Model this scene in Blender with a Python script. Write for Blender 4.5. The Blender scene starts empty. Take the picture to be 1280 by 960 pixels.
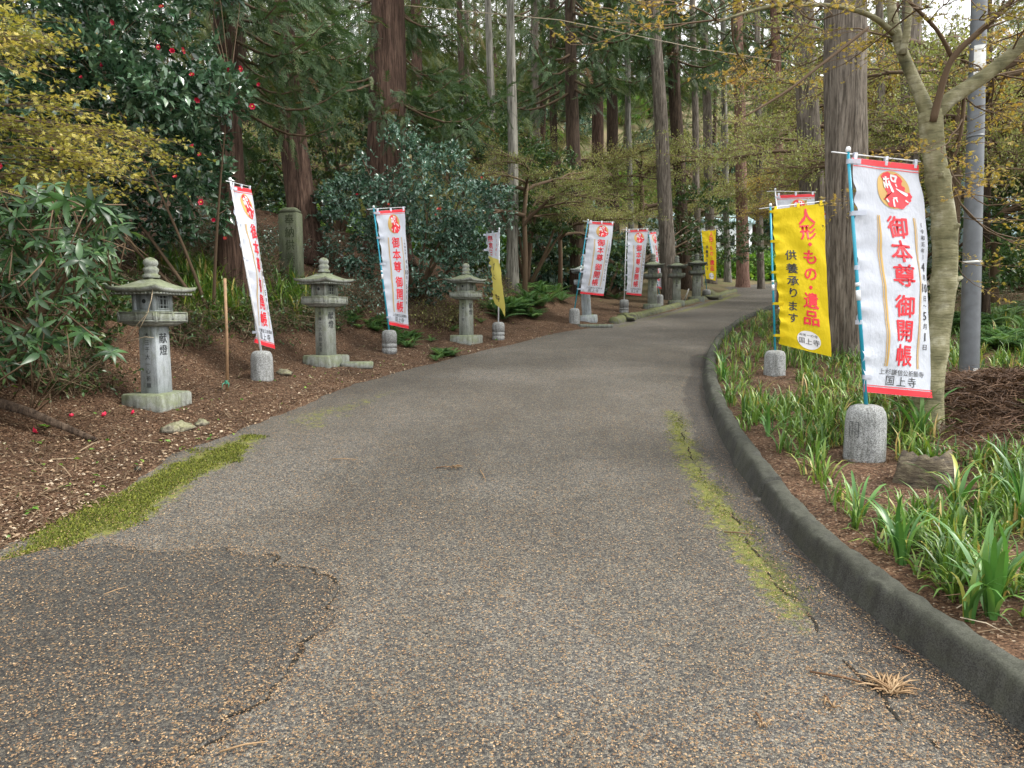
import bpy, math, random
import numpy as np
from mathutils import Vector, Matrix

# ------------------------------------------------------------------ camera, world, sun, exposure
S = bpy.context.scene
C = S.collection
EYE = 1.53; FPX = 850.0; PITCH = math.atan(80 / 850)
cam_d = bpy.data.cameras.new('camera'); cam = bpy.data.objects.new('camera', cam_d); C.objects.link(cam)
cam_d.sensor_width = 36; cam_d.lens = FPX / 1280 * 36; cam_d.clip_start = .05; cam_d.clip_end = 1500
cam.location = (0, 0, EYE); cam.rotation_euler = (math.pi / 2 - PITCH, 0, 0)
S.camera = cam
w = bpy.data.worlds.new('World'); S.world = w; w.use_nodes = True
nt = w.node_tree; nt.nodes.clear()
sky = nt.nodes.new('ShaderNodeTexSky'); sky.sky_type = 'NISHITA'; sky.sun_disc = False
SUN_EL, SUN_ROT = math.radians(50), math.radians(98)
sky.sun_elevation = SUN_EL; sky.sun_rotation = SUN_ROT
sky.air_density = 1.0; sky.dust_density = 3.0
hsv = nt.nodes.new('ShaderNodeHueSaturation'); hsv.inputs['Saturation'].default_value = .30; hsv.inputs['Value'].default_value = 1.0
mixw = nt.nodes.new('ShaderNodeMix'); mixw.data_type = 'RGBA'; mixw.inputs[0].default_value = .7
mixw.inputs[7].default_value = (12.9, 12.9, 12.9, 1)          # the even white cloud layer in front of the sky
bg = nt.nodes.new('ShaderNodeBackground'); bg.inputs[1].default_value = .13
ow = nt.nodes.new('ShaderNodeOutputWorld')
nt.links.new(sky.outputs[0], hsv.inputs['Color']); nt.links.new(hsv.outputs[0], mixw.inputs[6])
nt.links.new(mixw.outputs[2], bg.inputs[0]); nt.links.new(bg.outputs[0], ow.inputs[0])
sl = bpy.data.lights.new('sun', 'SUN'); sl.energy = 2.4; sl.angle = math.radians(16); sl.color = (1, .95, .88)
so = bpy.data.objects.new('sun', sl); C.objects.link(so)
# sky sun_rotation is clockwise from +Y seen from above
sd = Vector((math.sin(SUN_ROT) * math.cos(SUN_EL), math.cos(SUN_ROT) * math.cos(SUN_EL), math.sin(SUN_EL)))
so.rotation_euler = (-sd).to_track_quat('-Z', 'Y').to_euler(); so.location = (0, 0, 30)
S.view_settings.view_transform = 'Standard'; S.view_settings.look = 'None'
S.view_settings.exposure = 0.88; S.view_settings.gamma = 1
S.cycles.max_bounces = 6; S.cycles.diffuse_bounces = 3; S.cycles.glossy_bounces = 2; S.cycles.transmission_bounces = 3
S.cycles.caustics_reflective = False; S.cycles.caustics_refractive = False

rng = np.random.default_rng(7); random.seed(7)
R = math.radians

# ------------------------------------------------------------------ pixel helpers (image of 1280 x 960)
cp, sp = math.cos(PITCH), math.sin(PITCH)
def ray(px, py):
    u = (px - 640) / FPX; v = (480 - py) / FPX
    return np.array([u, cp + v * sp, -sp + v * cp])
def P(px, py, d):                                   # point seen at a pixel, d metres ahead
    r = ray(px, py); return np.array([0, 0, EYE]) + r * (d / r[1])
SL = .09
def onplane(px, py):
    r = ray(px, py); t = EYE / (SL * r[1] - r[2]); return (r[0] * t, r[1] * t)

# ------------------------------------------------------------------ noise
def _h(ix, iy, iz):
    n = (ix * 374761393 + iy * 668265263 + iz * 2147483647 % 1000003 * 7919 + iz * 974711) & 0x7fffffff
    n = (n ^ (n >> 13)) * 1274126177 & 0x7fffffff
    return ((n ^ (n >> 16)) & 0xffff) / 65535.0
def vnoise(x, y, z=None):
    x = np.asarray(x, float); y = np.asarray(y, float); z = np.zeros_like(x) if z is None else np.asarray(z, float)
    ix, iy, iz = np.floor(x).astype(np.int64), np.floor(y).astype(np.int64), np.floor(z).astype(np.int64)
    fx, fy, fz = x - ix, y - iy, z - iz
    fx, fy, fz = [f * f * (3 - 2 * f) for f in (fx, fy, fz)]
    r = 0
    for a in (0, 1):
        for b in (0, 1):
            for c in (0, 1):
                r = r + _h(ix + a, iy + b, iz + c) * (fx if a else 1 - fx) * (fy if b else 1 - fy) * (fz if c else 1 - fz)
    return r
def fbm(x, y, z=None, o=3):
    r = 0; a = .5; z = np.zeros_like(np.asarray(x, float)) if z is None else z
    for k in range(o):
        r = r + a * vnoise(np.asarray(x) * 2 ** k + 17 * k, np.asarray(y) * 2 ** k, np.asarray(z) * 2 ** k); a *= .5
    return r / (1 - .5 ** o)
def sstep(a, b, x): t = np.clip((x - a) / (b - a), 0, 1); return t * t * (3 - 2 * t)

# ------------------------------------------------------------------ road boundaries and terrain
Lpx = [(-200, 790), (0, 692), (50, 668), (150, 613), (215, 572), (300, 540), (360, 514), (440, 482), (540, 455), (610, 436),
       (700, 416), (775, 404), (830, 391), (880, 378), (922, 366), (905, 359), (940, 355.5), (1000, 353)]
Lb = np.array([(-3.4, -8), (-2.9, 0)] + [onplane(*p) for p in Lpx] + [(45, 52), (110, 55)])
Rpx = [(1400, 1010), (1280, 915), (1200, 855), (1100, 780), (1050, 737), (1010, 700), (980, 665), (960, 640), (938, 610), (920, 580), (903, 550), (890, 520),
       (883, 500), (880, 480), (880, 465), (882, 450), (889, 435), (900, 420), (925, 402), (960, 388), (1010, 376), (1100, 366)]
Rb = np.array([(2.3, -8), (1.85, 0)] + [onplane(*p) for p in Rpx] + [(45, 42), (110, 44)])
def seg_dist(x, y, poly):
    best = np.full(x.shape, 1e9)
    for a, b in zip(poly[:-1], poly[1:]):
        d = b - a; L = d @ d
        t = np.clip(((x - a[0]) * d[0] + (y - a[1]) * d[1]) / L, 0, 1)
        best = np.minimum(best, (x - a[0] - t * d[0]) ** 2 + (y - a[1] - t * d[1]) ** 2)
    return np.sqrt(best)
POLY = np.vstack([Lb, Rb[::-1]])
def inside(x, y, poly):
    c = np.zeros(x.shape, bool); n = len(poly); j = n - 1
    for i in range(n):
        xi, yi = poly[i]; xj, yj = poly[j]
        m = ((yi > y) != (yj > y)) & (x < (xj - xi) * (y - yi) / (yj - yi + 1e-12) + xi)
        c ^= m; j = i
    return c
def fields(x, y):
    x = np.asarray(x, float); y = np.asarray(y, float)
    dl = seg_dist(x, y, Lb); dr = seg_dist(x, y, Rb); ins = inside(x, y, POLY)
    return dl, dr, ins
def plane(y):
    y = np.asarray(y, float)
    return SL * np.minimum(y, 46) + np.where(y > 46, .22 * (y - 46) + .14 * np.clip(y - 60, 0, 200), 0)
def H(x, y, full=False):
    x = np.asarray(x, float); y = np.asarray(y, float)
    dl, dr, ins = fields(x, y)
    base = plane(y)
    fac = 1 - sstep(14, 23, y)
    left = dl <= dr
    t = dl
    hl = .11 * np.minimum(t, 1.4) + (.10 + .46 * fac) * np.clip(t - 1.4, 0, 4.2) + .18 * np.clip(t - 5.6, 0, 60)
    hl = hl + (fbm(x * 1.1, y * 1.1) - .5) * .35 * sstep(1.2, 3, t) + (fbm(x * 6, y * 6) - .5) * .05 * sstep(.1, .6, t)
    tr = dr
    hr = .045 + .06 * np.minimum(tr, 3) + .11 * np.clip(tr - 3, 0, 60)
    hr = hr + .30 * np.exp(-(((x - 4.35) / .95) ** 2 + ((y - 5.75) / .95) ** 2))
    hr = hr + (fbm(x * 5 + 9, y * 5) - .5) * .06 + (fbm(x * .8 + 9, y * .8) - .5) * .3 * sstep(2, 5, tr)
    h = np.where(left, hl, hr)
    hi = np.where(dr < dl, -.05, -.05 * sstep(0, .22, dl))
    h = np.where((~left) & (dr < .10), -.05, h)
    out = base + np.where(ins, hi, h)
    out = out + np.where(ins, 0, (fbm(x * 9, y * 9) - .5) * .02)
    return out
def axis(lo, hi, c0, c1, fine, grow):
    a = list(np.arange(c0, c1, fine)); s_ = fine
    while a[-1] < hi: s_ *= grow; a.append(a[-1] + s_)
    s_ = fine; b_ = [a[0]]
    while b_[-1] > lo: s_ *= grow; b_.append(b_[-1] - s_)
    return np.array(b_[:0:-1] + a)
GX = axis(-160, 200, -6, 7, .085, 1.06); GY = axis(-12, 260, 1.2, 12, .085, 1.03)
_X, _Y = np.meshgrid(GX, GY); HG = H(_X.ravel(), _Y.ravel()).reshape(_X.shape)
Hexact = H
def H(x, y):                                        # bilinear look-up in the ground grid, so things stand on the mesh itself
    x = np.clip(np.asarray(x, float), GX[0], GX[-1] - 1e-6); y = np.clip(np.asarray(y, float), GY[0], GY[-1] - 1e-6)
    i = np.searchsorted(GX, x, 'right') - 1; j = np.searchsorted(GY, y, 'right') - 1; i = np.clip(i, 0, len(GX) - 2); j = np.clip(j, 0, len(GY) - 2)
    u = (x - GX[i]) / (GX[i + 1] - GX[i]); v = (y - GY[j]) / (GY[j + 1] - GY[j])
    return HG[j, i] * (1 - u) * (1 - v) + HG[j, i + 1] * u * (1 - v) + HG[j + 1, i] * (1 - u) * v + HG[j + 1, i + 1] * u * v
def Hs(x, y): return float(H(np.array([x]), np.array([y]))[0])
def G(px, py, dmax=60):                             # where the pixel's ray meets the ground
    r = ray(px, py); t = .5 * (dmax / .5) ** np.linspace(0, 1, 90)
    for _ in range(3):
        X, Y, Z = r[0] * t, r[1] * t, EYE + r[2] * t; k = max(1, int(np.argmax(Z < H(X, Y)))); t = np.linspace(t[k - 1], t[k], 14)
    k = 7; X, Y = r[0] * t, r[1] * t; return np.array([X[k], Y[k], float(H(X[k:k + 1], Y[k:k + 1])[0])])

# ------------------------------------------------------------------ mesh helpers
def mesh_np(name, V, faces, mat, tint=None, smooth=False, mats=None, midx=None):
    """faces: list of int arrays (m,k)"""
    V = np.asarray(V, np.float32); me = bpy.data.meshes.new(name)
    fl = [np.asarray(f, np.int32) for f in faces if len(f)]
    tot = np.concatenate([np.full(len(f), f.shape[1], np.int32) for f in fl])
    idx = np.concatenate([f.ravel() for f in fl])
    me.vertices.add(len(V)); me.vertices.foreach_set('co', V.ravel())
    me.loops.add(len(idx)); me.loops.foreach_set('vertex_index', idx)
    me.polygons.add(len(tot)); st = np.concatenate([[0], np.cumsum(tot)[:-1]]).astype(np.int32)
    me.polygons.foreach_set('loop_start', st); me.polygons.foreach_set('loop_total', tot)
    if smooth: me.polygons.foreach_set('use_smooth', np.ones(len(tot), bool))
    if mats:
        for m in mats: me.materials.append(m)
        me.polygons.foreach_set('material_index', np.asarray(midx, np.int32))
    elif mat: me.materials.append(mat)
    if tint is not None:
        a = me.attributes.new('tint', 'FLOAT', 'POINT'); a.data.foreach_set('value', np.asarray(tint, np.float32))
    me.update(calc_edges=True); me.validate()
    return me
def link(name, me, parent=None, loc=(0, 0, 0), rot=(0, 0, 0), sc=None):
    o = bpy.data.objects.new(name, me); C.objects.link(o); o.location = loc; o.rotation_euler = rot
    if sc is not None: o.scale = sc if hasattr(sc, '__len__') else (sc,) * 3
    if parent: o.parent = parent
    return o
def tag(o, label=None, cat=None, group=None, kind=None):
    if label: o['label'] = label
    if cat: o['category'] = cat
    if group: o['group'] = group
    if kind: o['kind'] = kind
    return o
def thing(name, label, cat, loc=(0, 0, 0), rz=0, group=None, rot=None):
    o = bpy.data.objects.new(name, None); C.objects.link(o); o.empty_display_size = .1
    o.location = loc; o.rotation_euler = rot or (0, 0, rz); return tag(o, label, cat, group)
class MB:
    def __init__(s): s.V = []; s.F = {}; s.n = 0; s.T = []
    def add(s, V, F, tint=0.):
        V = np.asarray(V, float); s.V.append(V)
        for f in (F if isinstance(F, list) else [F]):
            f = np.asarray(f, np.int64)
            if len(f): s.F.setdefault(f.shape[1], []).append(f + s.n)
        s.T.append(np.full(len(V), tint) if np.isscalar(tint) else tint); s.n += len(V); return s
    def box(s, c, sz, rz=0, bev=0, taper=1.0):
        x, y, z = sz[0] / 2, sz[1] / 2, sz[2] / 2
        if bev:                                     # box with chamfered vertical and top/bottom edges
            b = bev; L = []
            for (zz, ins, k) in ((-z, b, 1), (-z + b, 0, 1), (z - b, 0, taper), (z, b, taper)):
                X, Y = (x * k - ins), (y * k - ins)
                L += [(-X + b, -Y, zz), (X - b, -Y, zz), (X, -Y + b, zz), (X, Y - b, zz), (X - b, Y, zz), (-X + b, Y, zz), (-X, Y - b, zz), (-X, -Y + b, zz)]
            V = np.array(L); q = [(i * 8 + j, i * 8 + (j + 1) % 8, (i + 1) * 8 + (j + 1) % 8, (i + 1) * 8 + j) for i in range(3) for j in range(8)]
            caps = np.array([list(range(7, -1, -1)), list(range(24, 32))]); F = [np.array(q), caps]
        else:
            k = taper
            V = np.array([(-x, -y, -z), (x, -y, -z), (x, y, -z), (-x, y, -z), (-x * k, -y * k, z), (x * k, -y * k, z), (x * k, y * k, z), (-x * k, y * k, z)])
            F = [np.array([(0, 3, 2, 1), (4, 5, 6, 7), (0, 1, 5, 4), (1, 2, 6, 5), (2, 3, 7, 6), (3, 0, 4, 7)])]
        if rz: V = V @ rotz(rz).T
        return s.add(V + np.array(c), F)
    def tube(s, pts, rad, seg=8, cap=True, tint=0., lump=0., seed=0):
        V, F = tube(pts, rad, seg, cap, lump, seed); return s.add(V, F, tint)
    def lathe(s, prof, seg=20, c=(0, 0, 0)):
        prof = np.array(prof, float); a = np.arange(seg) * 2 * math.pi / seg; n = len(prof)
        V = np.stack([np.outer(prof[:, 0], np.cos(a)), np.outer(prof[:, 0], np.sin(a)), np.repeat(prof[:, 1:2], seg, 1)], -1).reshape(-1, 3) + np.array(c)
        i, j = np.meshgrid(np.arange(n - 1), np.arange(seg), indexing='ij'); j2 = (j + 1) % seg
        F = np.stack([i * seg + j, i * seg + j2, (i + 1) * seg + j2, (i + 1) * seg + j], -1).reshape(-1, 4)
        return s.add(V, [F])
    def mesh(s, name, mat, smooth=False):
        V = np.concatenate(s.V); T = np.concatenate(s.T)
        return mesh_np(name, V, [np.concatenate(f) for f in s.F.values()], mat, T, smooth)
    def obj(s, name, mat, parent=None, smooth=False, **k): return link(name, s.mesh(name, mat, smooth), parent, **k)
def rotz(a): c, s_ = math.cos(a), math.sin(a); return np.array([[c, -s_, 0], [s_, c, 0], [0, 0, 1]])
def nrm(v): return v / (np.linalg.norm(v, axis=-1, keepdims=True) + 1e-12)
def tube(pts, rad, seg=8, cap=True, lump=0., seed=0):
    pts = np.asarray(pts, float); n = len(pts); rad = np.broadcast_to(np.asarray(rad, float), (n,))
    T = nrm(np.gradient(pts, axis=0)); ref = np.array([0, 0, 1.]) if abs(T[:, 2]).mean() < .8 else np.array([1., 0, 0])
    A = nrm(np.cross(T, ref)); B = np.cross(T, A); a = np.arange(seg) * 2 * math.pi / seg
    rr = np.repeat(rad[:, None], seg, 1)
    if lump:
        aa, zz = np.meshgrid(a, np.cumsum(np.r_[0, np.linalg.norm(np.diff(pts, axis=0), axis=1)]))
        rr = rr * (1 + lump * (fbm(np.cos(aa) * 2.2 + seed + 5, np.sin(aa) * 2.2 + 5, zz * .5, 3) - .5) * 2 + lump * .6 * (vnoise(np.cos(aa) * 7 + seed + 5, np.sin(aa) * 7 + 9, zz * .4) - .5))
    V = pts[:, None] + rr[..., None] * (np.cos(a)[None, :, None] * A[:, None] + np.sin(a)[None, :, None] * B[:, None])
    V = V.reshape(-1, 3); i, j = np.meshgrid(np.arange(n - 1), np.arange(seg), indexing='ij'); j2 = (j + 1) % seg
    F = [np.stack([i * seg + j, i * seg + j2, (i + 1) * seg + j2, (i + 1) * seg + j], -1).reshape(-1, 4)]
    if cap and seg > 2:
        F.append(np.array([list(range(seg))[::-1], [(n - 1) * seg + k for k in range(seg)]]))
    return V, F
def scatter(tv, tf, pos, X, Z, sc, tint):
    """copies of a template: X = local x direction, Z = approx normal"""
    X = nrm(X); Y = nrm(np.cross(Z, X)); Z = np.cross(X, Y); sc = np.broadcast_to(sc, (len(pos),))
    M = np.stack([X, Y, Z], 1) * sc[:, None, None]
    V = np.einsum('kj,njc->nkc', tv, M) + pos[:, None]
    k = len(tv); F = [(np.asarray(f)[None] + (np.arange(len(pos)) * k)[:, None, None]).reshape(-1, np.asarray(f).shape[1]) for f in (tf if isinstance(tf, list) else [tf])]
    return V.reshape(-1, 3), F, np.repeat(np.broadcast_to(tint, (len(pos),)), k)
def rdir(n, up=0., r=None):
    r = r or rng; v = nrm(r.normal(size=(n, 3))); v[:, 2] += up; return nrm(v)

# ------------------------------------------------------------------ materials
def mat(name):
    m = bpy.data.materials.new(name); m.use_nodes = True; t = m.node_tree; b = t.nodes['Principled BSDF']; return m, t, b
def N(t, k, **i):
    n = t.nodes.new(k)
    for a, v in i.items():
        if a.startswith('_'): n.inputs[a[1:].replace('_', ' ')].default_value = v
        else: setattr(n, a, v)
    return n
def ramp(t, fac, stops, interp='LINEAR'):
    r = t.nodes.new('ShaderNodeValToRGB'); e = r.color_ramp.elements; r.color_ramp.interpolation = interp
    while len(e) < len(stops): e.new(.5)
    for k, (p, c) in enumerate(stops): e[k].position = p; e[k].color = (*c, 1) if len(c) == 3 else c
    t.links.new(fac, r.inputs[0]); return r.outputs[0]
def mixc(t, f, a, b, mode='MIX'):
    m = N(t, 'ShaderNodeMix', data_type='RGBA', blend_type=mode)
    for s_, v in ((0, f), (6, a), (7, b)):
        if hasattr(v, 'is_output'): t.links.new(v, m.inputs[s_])
        else: m.inputs[s_].default_value = v if s_ == 0 else (*v, 1)
    return m.outputs[2]
def coords(t, scale=(1, 1, 1), kind='Object'):
    c = N(t, 'ShaderNodeTexCoord'); m = N(t, 'ShaderNodeMapping'); m.inputs['Scale'].default_value = scale
    t.links.new(c.outputs[kind], m.inputs[0]); return m.outputs[0]
def noise(t, v, s, d=4, r=.6):
    n = N(t, 'ShaderNodeTexNoise'); n.inputs['Scale'].default_value = s; n.inputs['Detail'].default_value = d; n.inputs['Roughness'].default_value = r
    t.links.new(v, n.inputs['Vector']); return n.outputs['Fac']
def voro(t, v, s, feat='F1', out='Color'):
    n = N(t, 'ShaderNodeTexVoronoi', feature=feat); n.inputs['Scale'].default_value = s; t.links.new(v, n.inputs['Vector']); return n.outputs[out]
def bump(t, b, h, st, dist=.01):
    n = N(t, 'ShaderNodeBump'); n.inputs['Strength'].default_value = st; n.inputs['Distance'].default_value = dist
    t.links.new(h, n.inputs['Height']); t.links.new(n.outputs[0], b.inputs['Normal'])
def attr(t, name='tint'): return N(t, 'ShaderNodeAttribute', attribute_name=name).outputs['Fac']
def math_(t, op, a, b=None, c=None):
    m = N(t, 'ShaderNodeMath', operation=op)
    for k, v in enumerate((a, b, c)):
        if v is None: continue
        if hasattr(v, 'is_output'): t.links.new(v, m.inputs[k])
        else: m.inputs[k].default_value = v
    return m.outputs[0]
def sepx(t, col): return N(t, 'ShaderNodeSeparateColor'), col

def leaf_mat(name, stops, rough=.45, trans=.3, spec=.5, objrand=0.):
    m, t, b = mat(name)
    a = attr(t)
    if objrand:
        oi = N(t, 'ShaderNodeObjectInfo'); a = math_(t, 'FRACT', math_(t, 'ADD', a, math_(t, 'MULTIPLY', oi.outputs['Random'], objrand)))
    col = ramp(t, a, stops); t.links.new(col, b.inputs['Base Color'])
    b.inputs['Roughness'].default_value = rough; b.inputs['Specular IOR Level'].default_value = spec
    if trans:
        tr = N(t, 'ShaderNodeBsdfTranslucent'); t.links.new(mixc(t, 1., col, (1., 1., .55), 'MULTIPLY'), tr.inputs[0])
        mx = N(t, 'ShaderNodeMixShader'); mx.inputs[0].default_value = trans
        t.links.new(b.outputs[0], mx.inputs[1]); t.links.new(tr.outputs[0], mx.inputs[2]); t.links.new(mx.outputs[0], t.nodes['Material Output'].inputs[0])
    return m
M = {}
M['camellia'] = leaf_mat('camellia_leaf', [(0, (.02, .055, .028)), (.5, (.05, .11, .055)), (.85, (.11, .20, .11)), (1, (.19, .28, .18))], .2, .12, 1.)  # pale end of the ramp paints sky highlights into some leaves
M['camellia_blue'] = leaf_mat('camellia_leaf_sky_sheen', [(0, (.028, .07, .045)), (.45, (.075, .16, .105)), (1, (.25, .40, .31))], .2, .12, 1.)  # blue-green base; palest stop stands in for sky sheen on glossy leaves
M['evergreen'] = leaf_mat('evergreen_leaf', [(0, (.025, .06, .02)), (.7, (.06, .12, .035)), (1, (.14, .19, .05))], .35, .25)
M['aralia'] = leaf_mat('aralia_leaf', [(0, (.014, .04, .014)), (.5, (.03, .08, .025)), (.85, (.065, .15, .045)), (1, (.13, .22, .07))], .38, .25, .6, .9)
M['cedar'] = leaf_mat('cedar_needles', [(0, (.03, .065, .025)), (.7, (.07, .13, .048)), (.95, (.13, .17, .055)), (1, (.20, .11, .05))], .6, .3)
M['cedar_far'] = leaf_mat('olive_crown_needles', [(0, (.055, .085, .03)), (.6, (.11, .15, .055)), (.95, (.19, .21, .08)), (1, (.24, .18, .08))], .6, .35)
M['maple_yellow'] = leaf_mat('maple_yellow', [(0, (.20, .22, .04)), (.5, (.40, .37, .08)), (1, (.62, .50, .14))], .5, .4)
M['maple_bud'] = leaf_mat('maple_buds', [(0, (.16, .20, .06)), (.5, (.29, .32, .11)), (.85, (.42, .42, .16)), (1, (.46, .36, .15))], .55, .4)
M['maple_orange'] = leaf_mat('maple_orange', [(0, (.22, .21, .05)), (.5, (.42, .33, .08)), (.85, (.52, .34, .09)), (1, (.52, .26, .07))], .55, .4)
M['bright_leaf'] = leaf_mat('spring_leaf', [(0, (.08, .20, .03)), (.6, (.16, .33, .05)), (1, (.28, .42, .07))], .5, .4)
M['blade'] = leaf_mat('strap_leaf', [(0, (.045, .11, .02)), (.4, (.11, .215, .035)), (.72, (.21, .32, .055)), (.88, (.36, .36, .08)), (1, (.45, .32, .12))], .38, .25, .6)
M['blade_obj'] = leaf_mat('strap_leaf_single', [(0, (.05, .14, .03)), (.45, (.09, .23, .05)), (.85, (.16, .30, .07)), (.96, (.45, .42, .08)), (1, (.5, .36, .12))], .38, .25, .6, .95)
M['fern'] = leaf_mat('fern_frond', [(0, (.04, .10, .03)), (.7, (.08, .18, .05)), (1, (.14, .24, .06))], .5, .3)
M['dead'] = leaf_mat('dead_leaf', [(0, (.045, .026, .016)), (.45, (.12, .066, .038)), (.8, (.20, .122, .072)), (.95, (.34, .25, .16)), (1, (.52, .44, .33))], .7, .1, .3)
M['twig'] = leaf_mat('twig_bark', [(0, (.06, .04, .025)), (.5, (.13, .09, .055)), (1, (.26, .20, .13))], .8, 0, .2)
M['needle'] = leaf_mat('fallen_catkins', [(0, (.13, .07, .035)), (.5, (.25, .158, .08)), (1, (.38, .27, .155))], .7, 0, .3)
M['moss_tuft'] = leaf_mat('moss_tuft', [(0, (.065, .08, .02)), (.6, (.14, .165, .03)), (1, (.26, .27, .05))], .8, .2, .2)

def bark(name, c1, c2, c3, vs=1., rough=.9, bs=.7, moss=0):
    m, t, b = mat(name); v = coords(t, (9 * vs, 9 * vs, .9 * vs)); n1 = noise(t, v, 1.6, 6, .65)
    v2 = coords(t, (1, 1, .4)); n2 = noise(t, v2, 1.3, 3); v3 = coords(t, (30 * vs, 30 * vs, 2.2 * vs)); n3 = noise(t, v3, 1.5, 4, .7)
    col = ramp(t, n1, [(.33, c1), (.55, c2), (.72, c3)])
    col = mixc(t, ramp(t, n2, [(.4, (0, 0, 0)), (.7, (1, 1, 1))]), col, tuple(x * .6 for x in c2), 'MIX') if moss == 0 else mixc(t, ramp(t, n2, [(.45, (0, 0, 0)), (.65, (.7, .7, .7))]), col, (.10, .13, .05))
    t.links.new(mixc(t, .85, col, ramp(t, n3, [(.36, (.16, .15, .14)), (.52, (.8, .8, .8)), (.68, (1.1, 1.1, 1.1))]), 'MULTIPLY'), b.inputs['Base Color']); b.inputs['Roughness'].default_value = rough; b.inputs['Specular IOR Level'].default_value = .2
    bump(t, b, math_(t, 'ADD', n1, n3), bs, .03); return m
M['bark_red'] = bark('cedar_bark_red', (.04, .024, .017), (.13, .08, .058), (.24, .165, .125))
M['bark_brown'] = bark('cedar_bark_brown', (.035, .024, .018), (.11, .078, .055), (.20, .15, .11))
M['bark_grey'] = bark('cedar_bark_grey', (.07, .055, .042), (.25, .215, .175), (.42, .38, .33))
M['bark_pale'] = bark('pale_bark', (.14, .13, .10), (.28, .27, .23), (.44, .43, .38), .6, .85, .3)
M['bark_pink'] = bark('pine_bark_pink', (.20, .11, .08), (.36, .22, .17), (.46, .32, .25))
# smooth maple bark
m, t, b = mat('maple_bark'); v = coords(t, (1, 1, 1)); n1 = noise(t, v, 5, 5, .6); v2 = coords(t, (3, 3, 16)); n2 = noise(t, v2, 2.2, 4, .6)
col = ramp(t, n1, [(.32, (.07, .07, .03)), (.47, (.17, .16, .08)), (.56, (.24, .225, .13)), (.68, (.40, .39, .28))])
t.links.new(mixc(t, .4, col, ramp(t, n2, [(.36, (.25, .23, .19)), (.48, (.9, .9, .88)), (.7, (1, 1, 1))]), 'MULTIPLY'), b.inputs['Base Color']); b.inputs['Roughness'].default_value = .8; bump(t, b, n2, .7, .02); M['maple_bark'] = m
def plain(name, c, rough=.5, metal=0, var=.12, sc=8, bs=0, spec=.5):
    m, t, b = mat(name); v = coords(t); n = noise(t, v, sc, 4)
    t.links.new(ramp(t, n, [(.25, tuple(x * (1 - var) for x in c)), (.75, tuple(min(1, x * (1 + var)) for x in c))]), b.inputs['Base Color'])
    b.inputs['Roughness'].default_value = rough; b.inputs['Metallic'].default_value = metal; b.inputs['Specular IOR Level'].default_value = spec
    if bs: bump(t, b, n, bs, .01)
    return m
M['teal'] = plain('teal_pole_paint', (.02, .30, .42), .3, var=.06)
M['white_pl'] = plain('white_plastic', (.72, .74, .76), .35, var=.05)
M['grey_paint'] = plain('grey_pole_paint', (.095, .105, .115), .45, var=.28, sc=9, bs=.15)
M['sticker'] = plain('pale_sticker', (.62, .63, .60), .6, var=.15, sc=20)
M['ink'] = plain('black_ink', (.03, .03, .035), .7, var=.05)
M['engrave'] = plain('engraved_dark', (.035, .04, .042), .9, var=.2)
M['red_ink'] = plain('red_print', (.68, .025, .04), .6, var=.08)
M['gold_ink'] = plain('gold_print', (.52, .33, .10), .6, var=.08)
M['white_ink'] = plain('white_print', (.66, .66, .68), .6, var=.03)
M['flower'] = plain('camellia_petals', (.56, .014, .06), .5, var=.25, sc=30)
M['stamen'] = plain('stamens', (.75, .52, .08), .6)
M['bamboo'] = plain('stake_wood', (.26, .16, .085), .7, var=.3, sc=20)
M['string'] = plain('green_string', (.05, .42, .28), .6)
M['wire'] = plain('tan_wire', (.34, .28, .19), .6)
M['pebble'] = plain('pale_pebble', (.62, .61, .58), .6, var=.15, sc=30)
M['blue_wall'] = plain('pale_blue_metal', (.42, .60, .66), .45, var=.10, sc=2)
M['white_wall'] = plain('white_render', (.72, .76, .78), .6, var=.06, sc=2)
M['dark_open'] = plain('dark_opening', (.02, .025, .03), .7)
M['net'] = plain('green_netting', (.02, .09, .06), .8)
def cloth(name, c):
    m, t, b = mat(name); v = coords(t, (1, 1, 1)); n = noise(t, v, 3, 4); f = noise(t, coords(t, (1, 1, .6)), 9, 4)
    col = ramp(t, n, [(.3, tuple(x * .95 for x in c)), (.7, c)]); t.links.new(col, b.inputs['Base Color'])
    b.inputs['Roughness'].default_value = .75; b.inputs['Specular IOR Level'].default_value = .25; bump(t, b, f, .6, .03)
    tr = N(t, 'ShaderNodeBsdfTranslucent'); t.links.new(col, tr.inputs[0]); mx = N(t, 'ShaderNodeMixShader'); mx.inputs[0].default_value = .3
    t.links.new(b.outputs[0], mx.inputs[1]); t.links.new(tr.outputs[0], mx.inputs[2]); t.links.new(mx.outputs[0], t.nodes['Material Output'].inputs[0]); return m
M['cloth_white'] = cloth('white_cloth', (.66, .70, .79)); M['cloth_yellow'] = cloth('yellow_cloth', (.74, .56, .012)); M['cloth_pale'] = cloth('faded_yellow_cloth', (.70, .62, .16))
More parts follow.
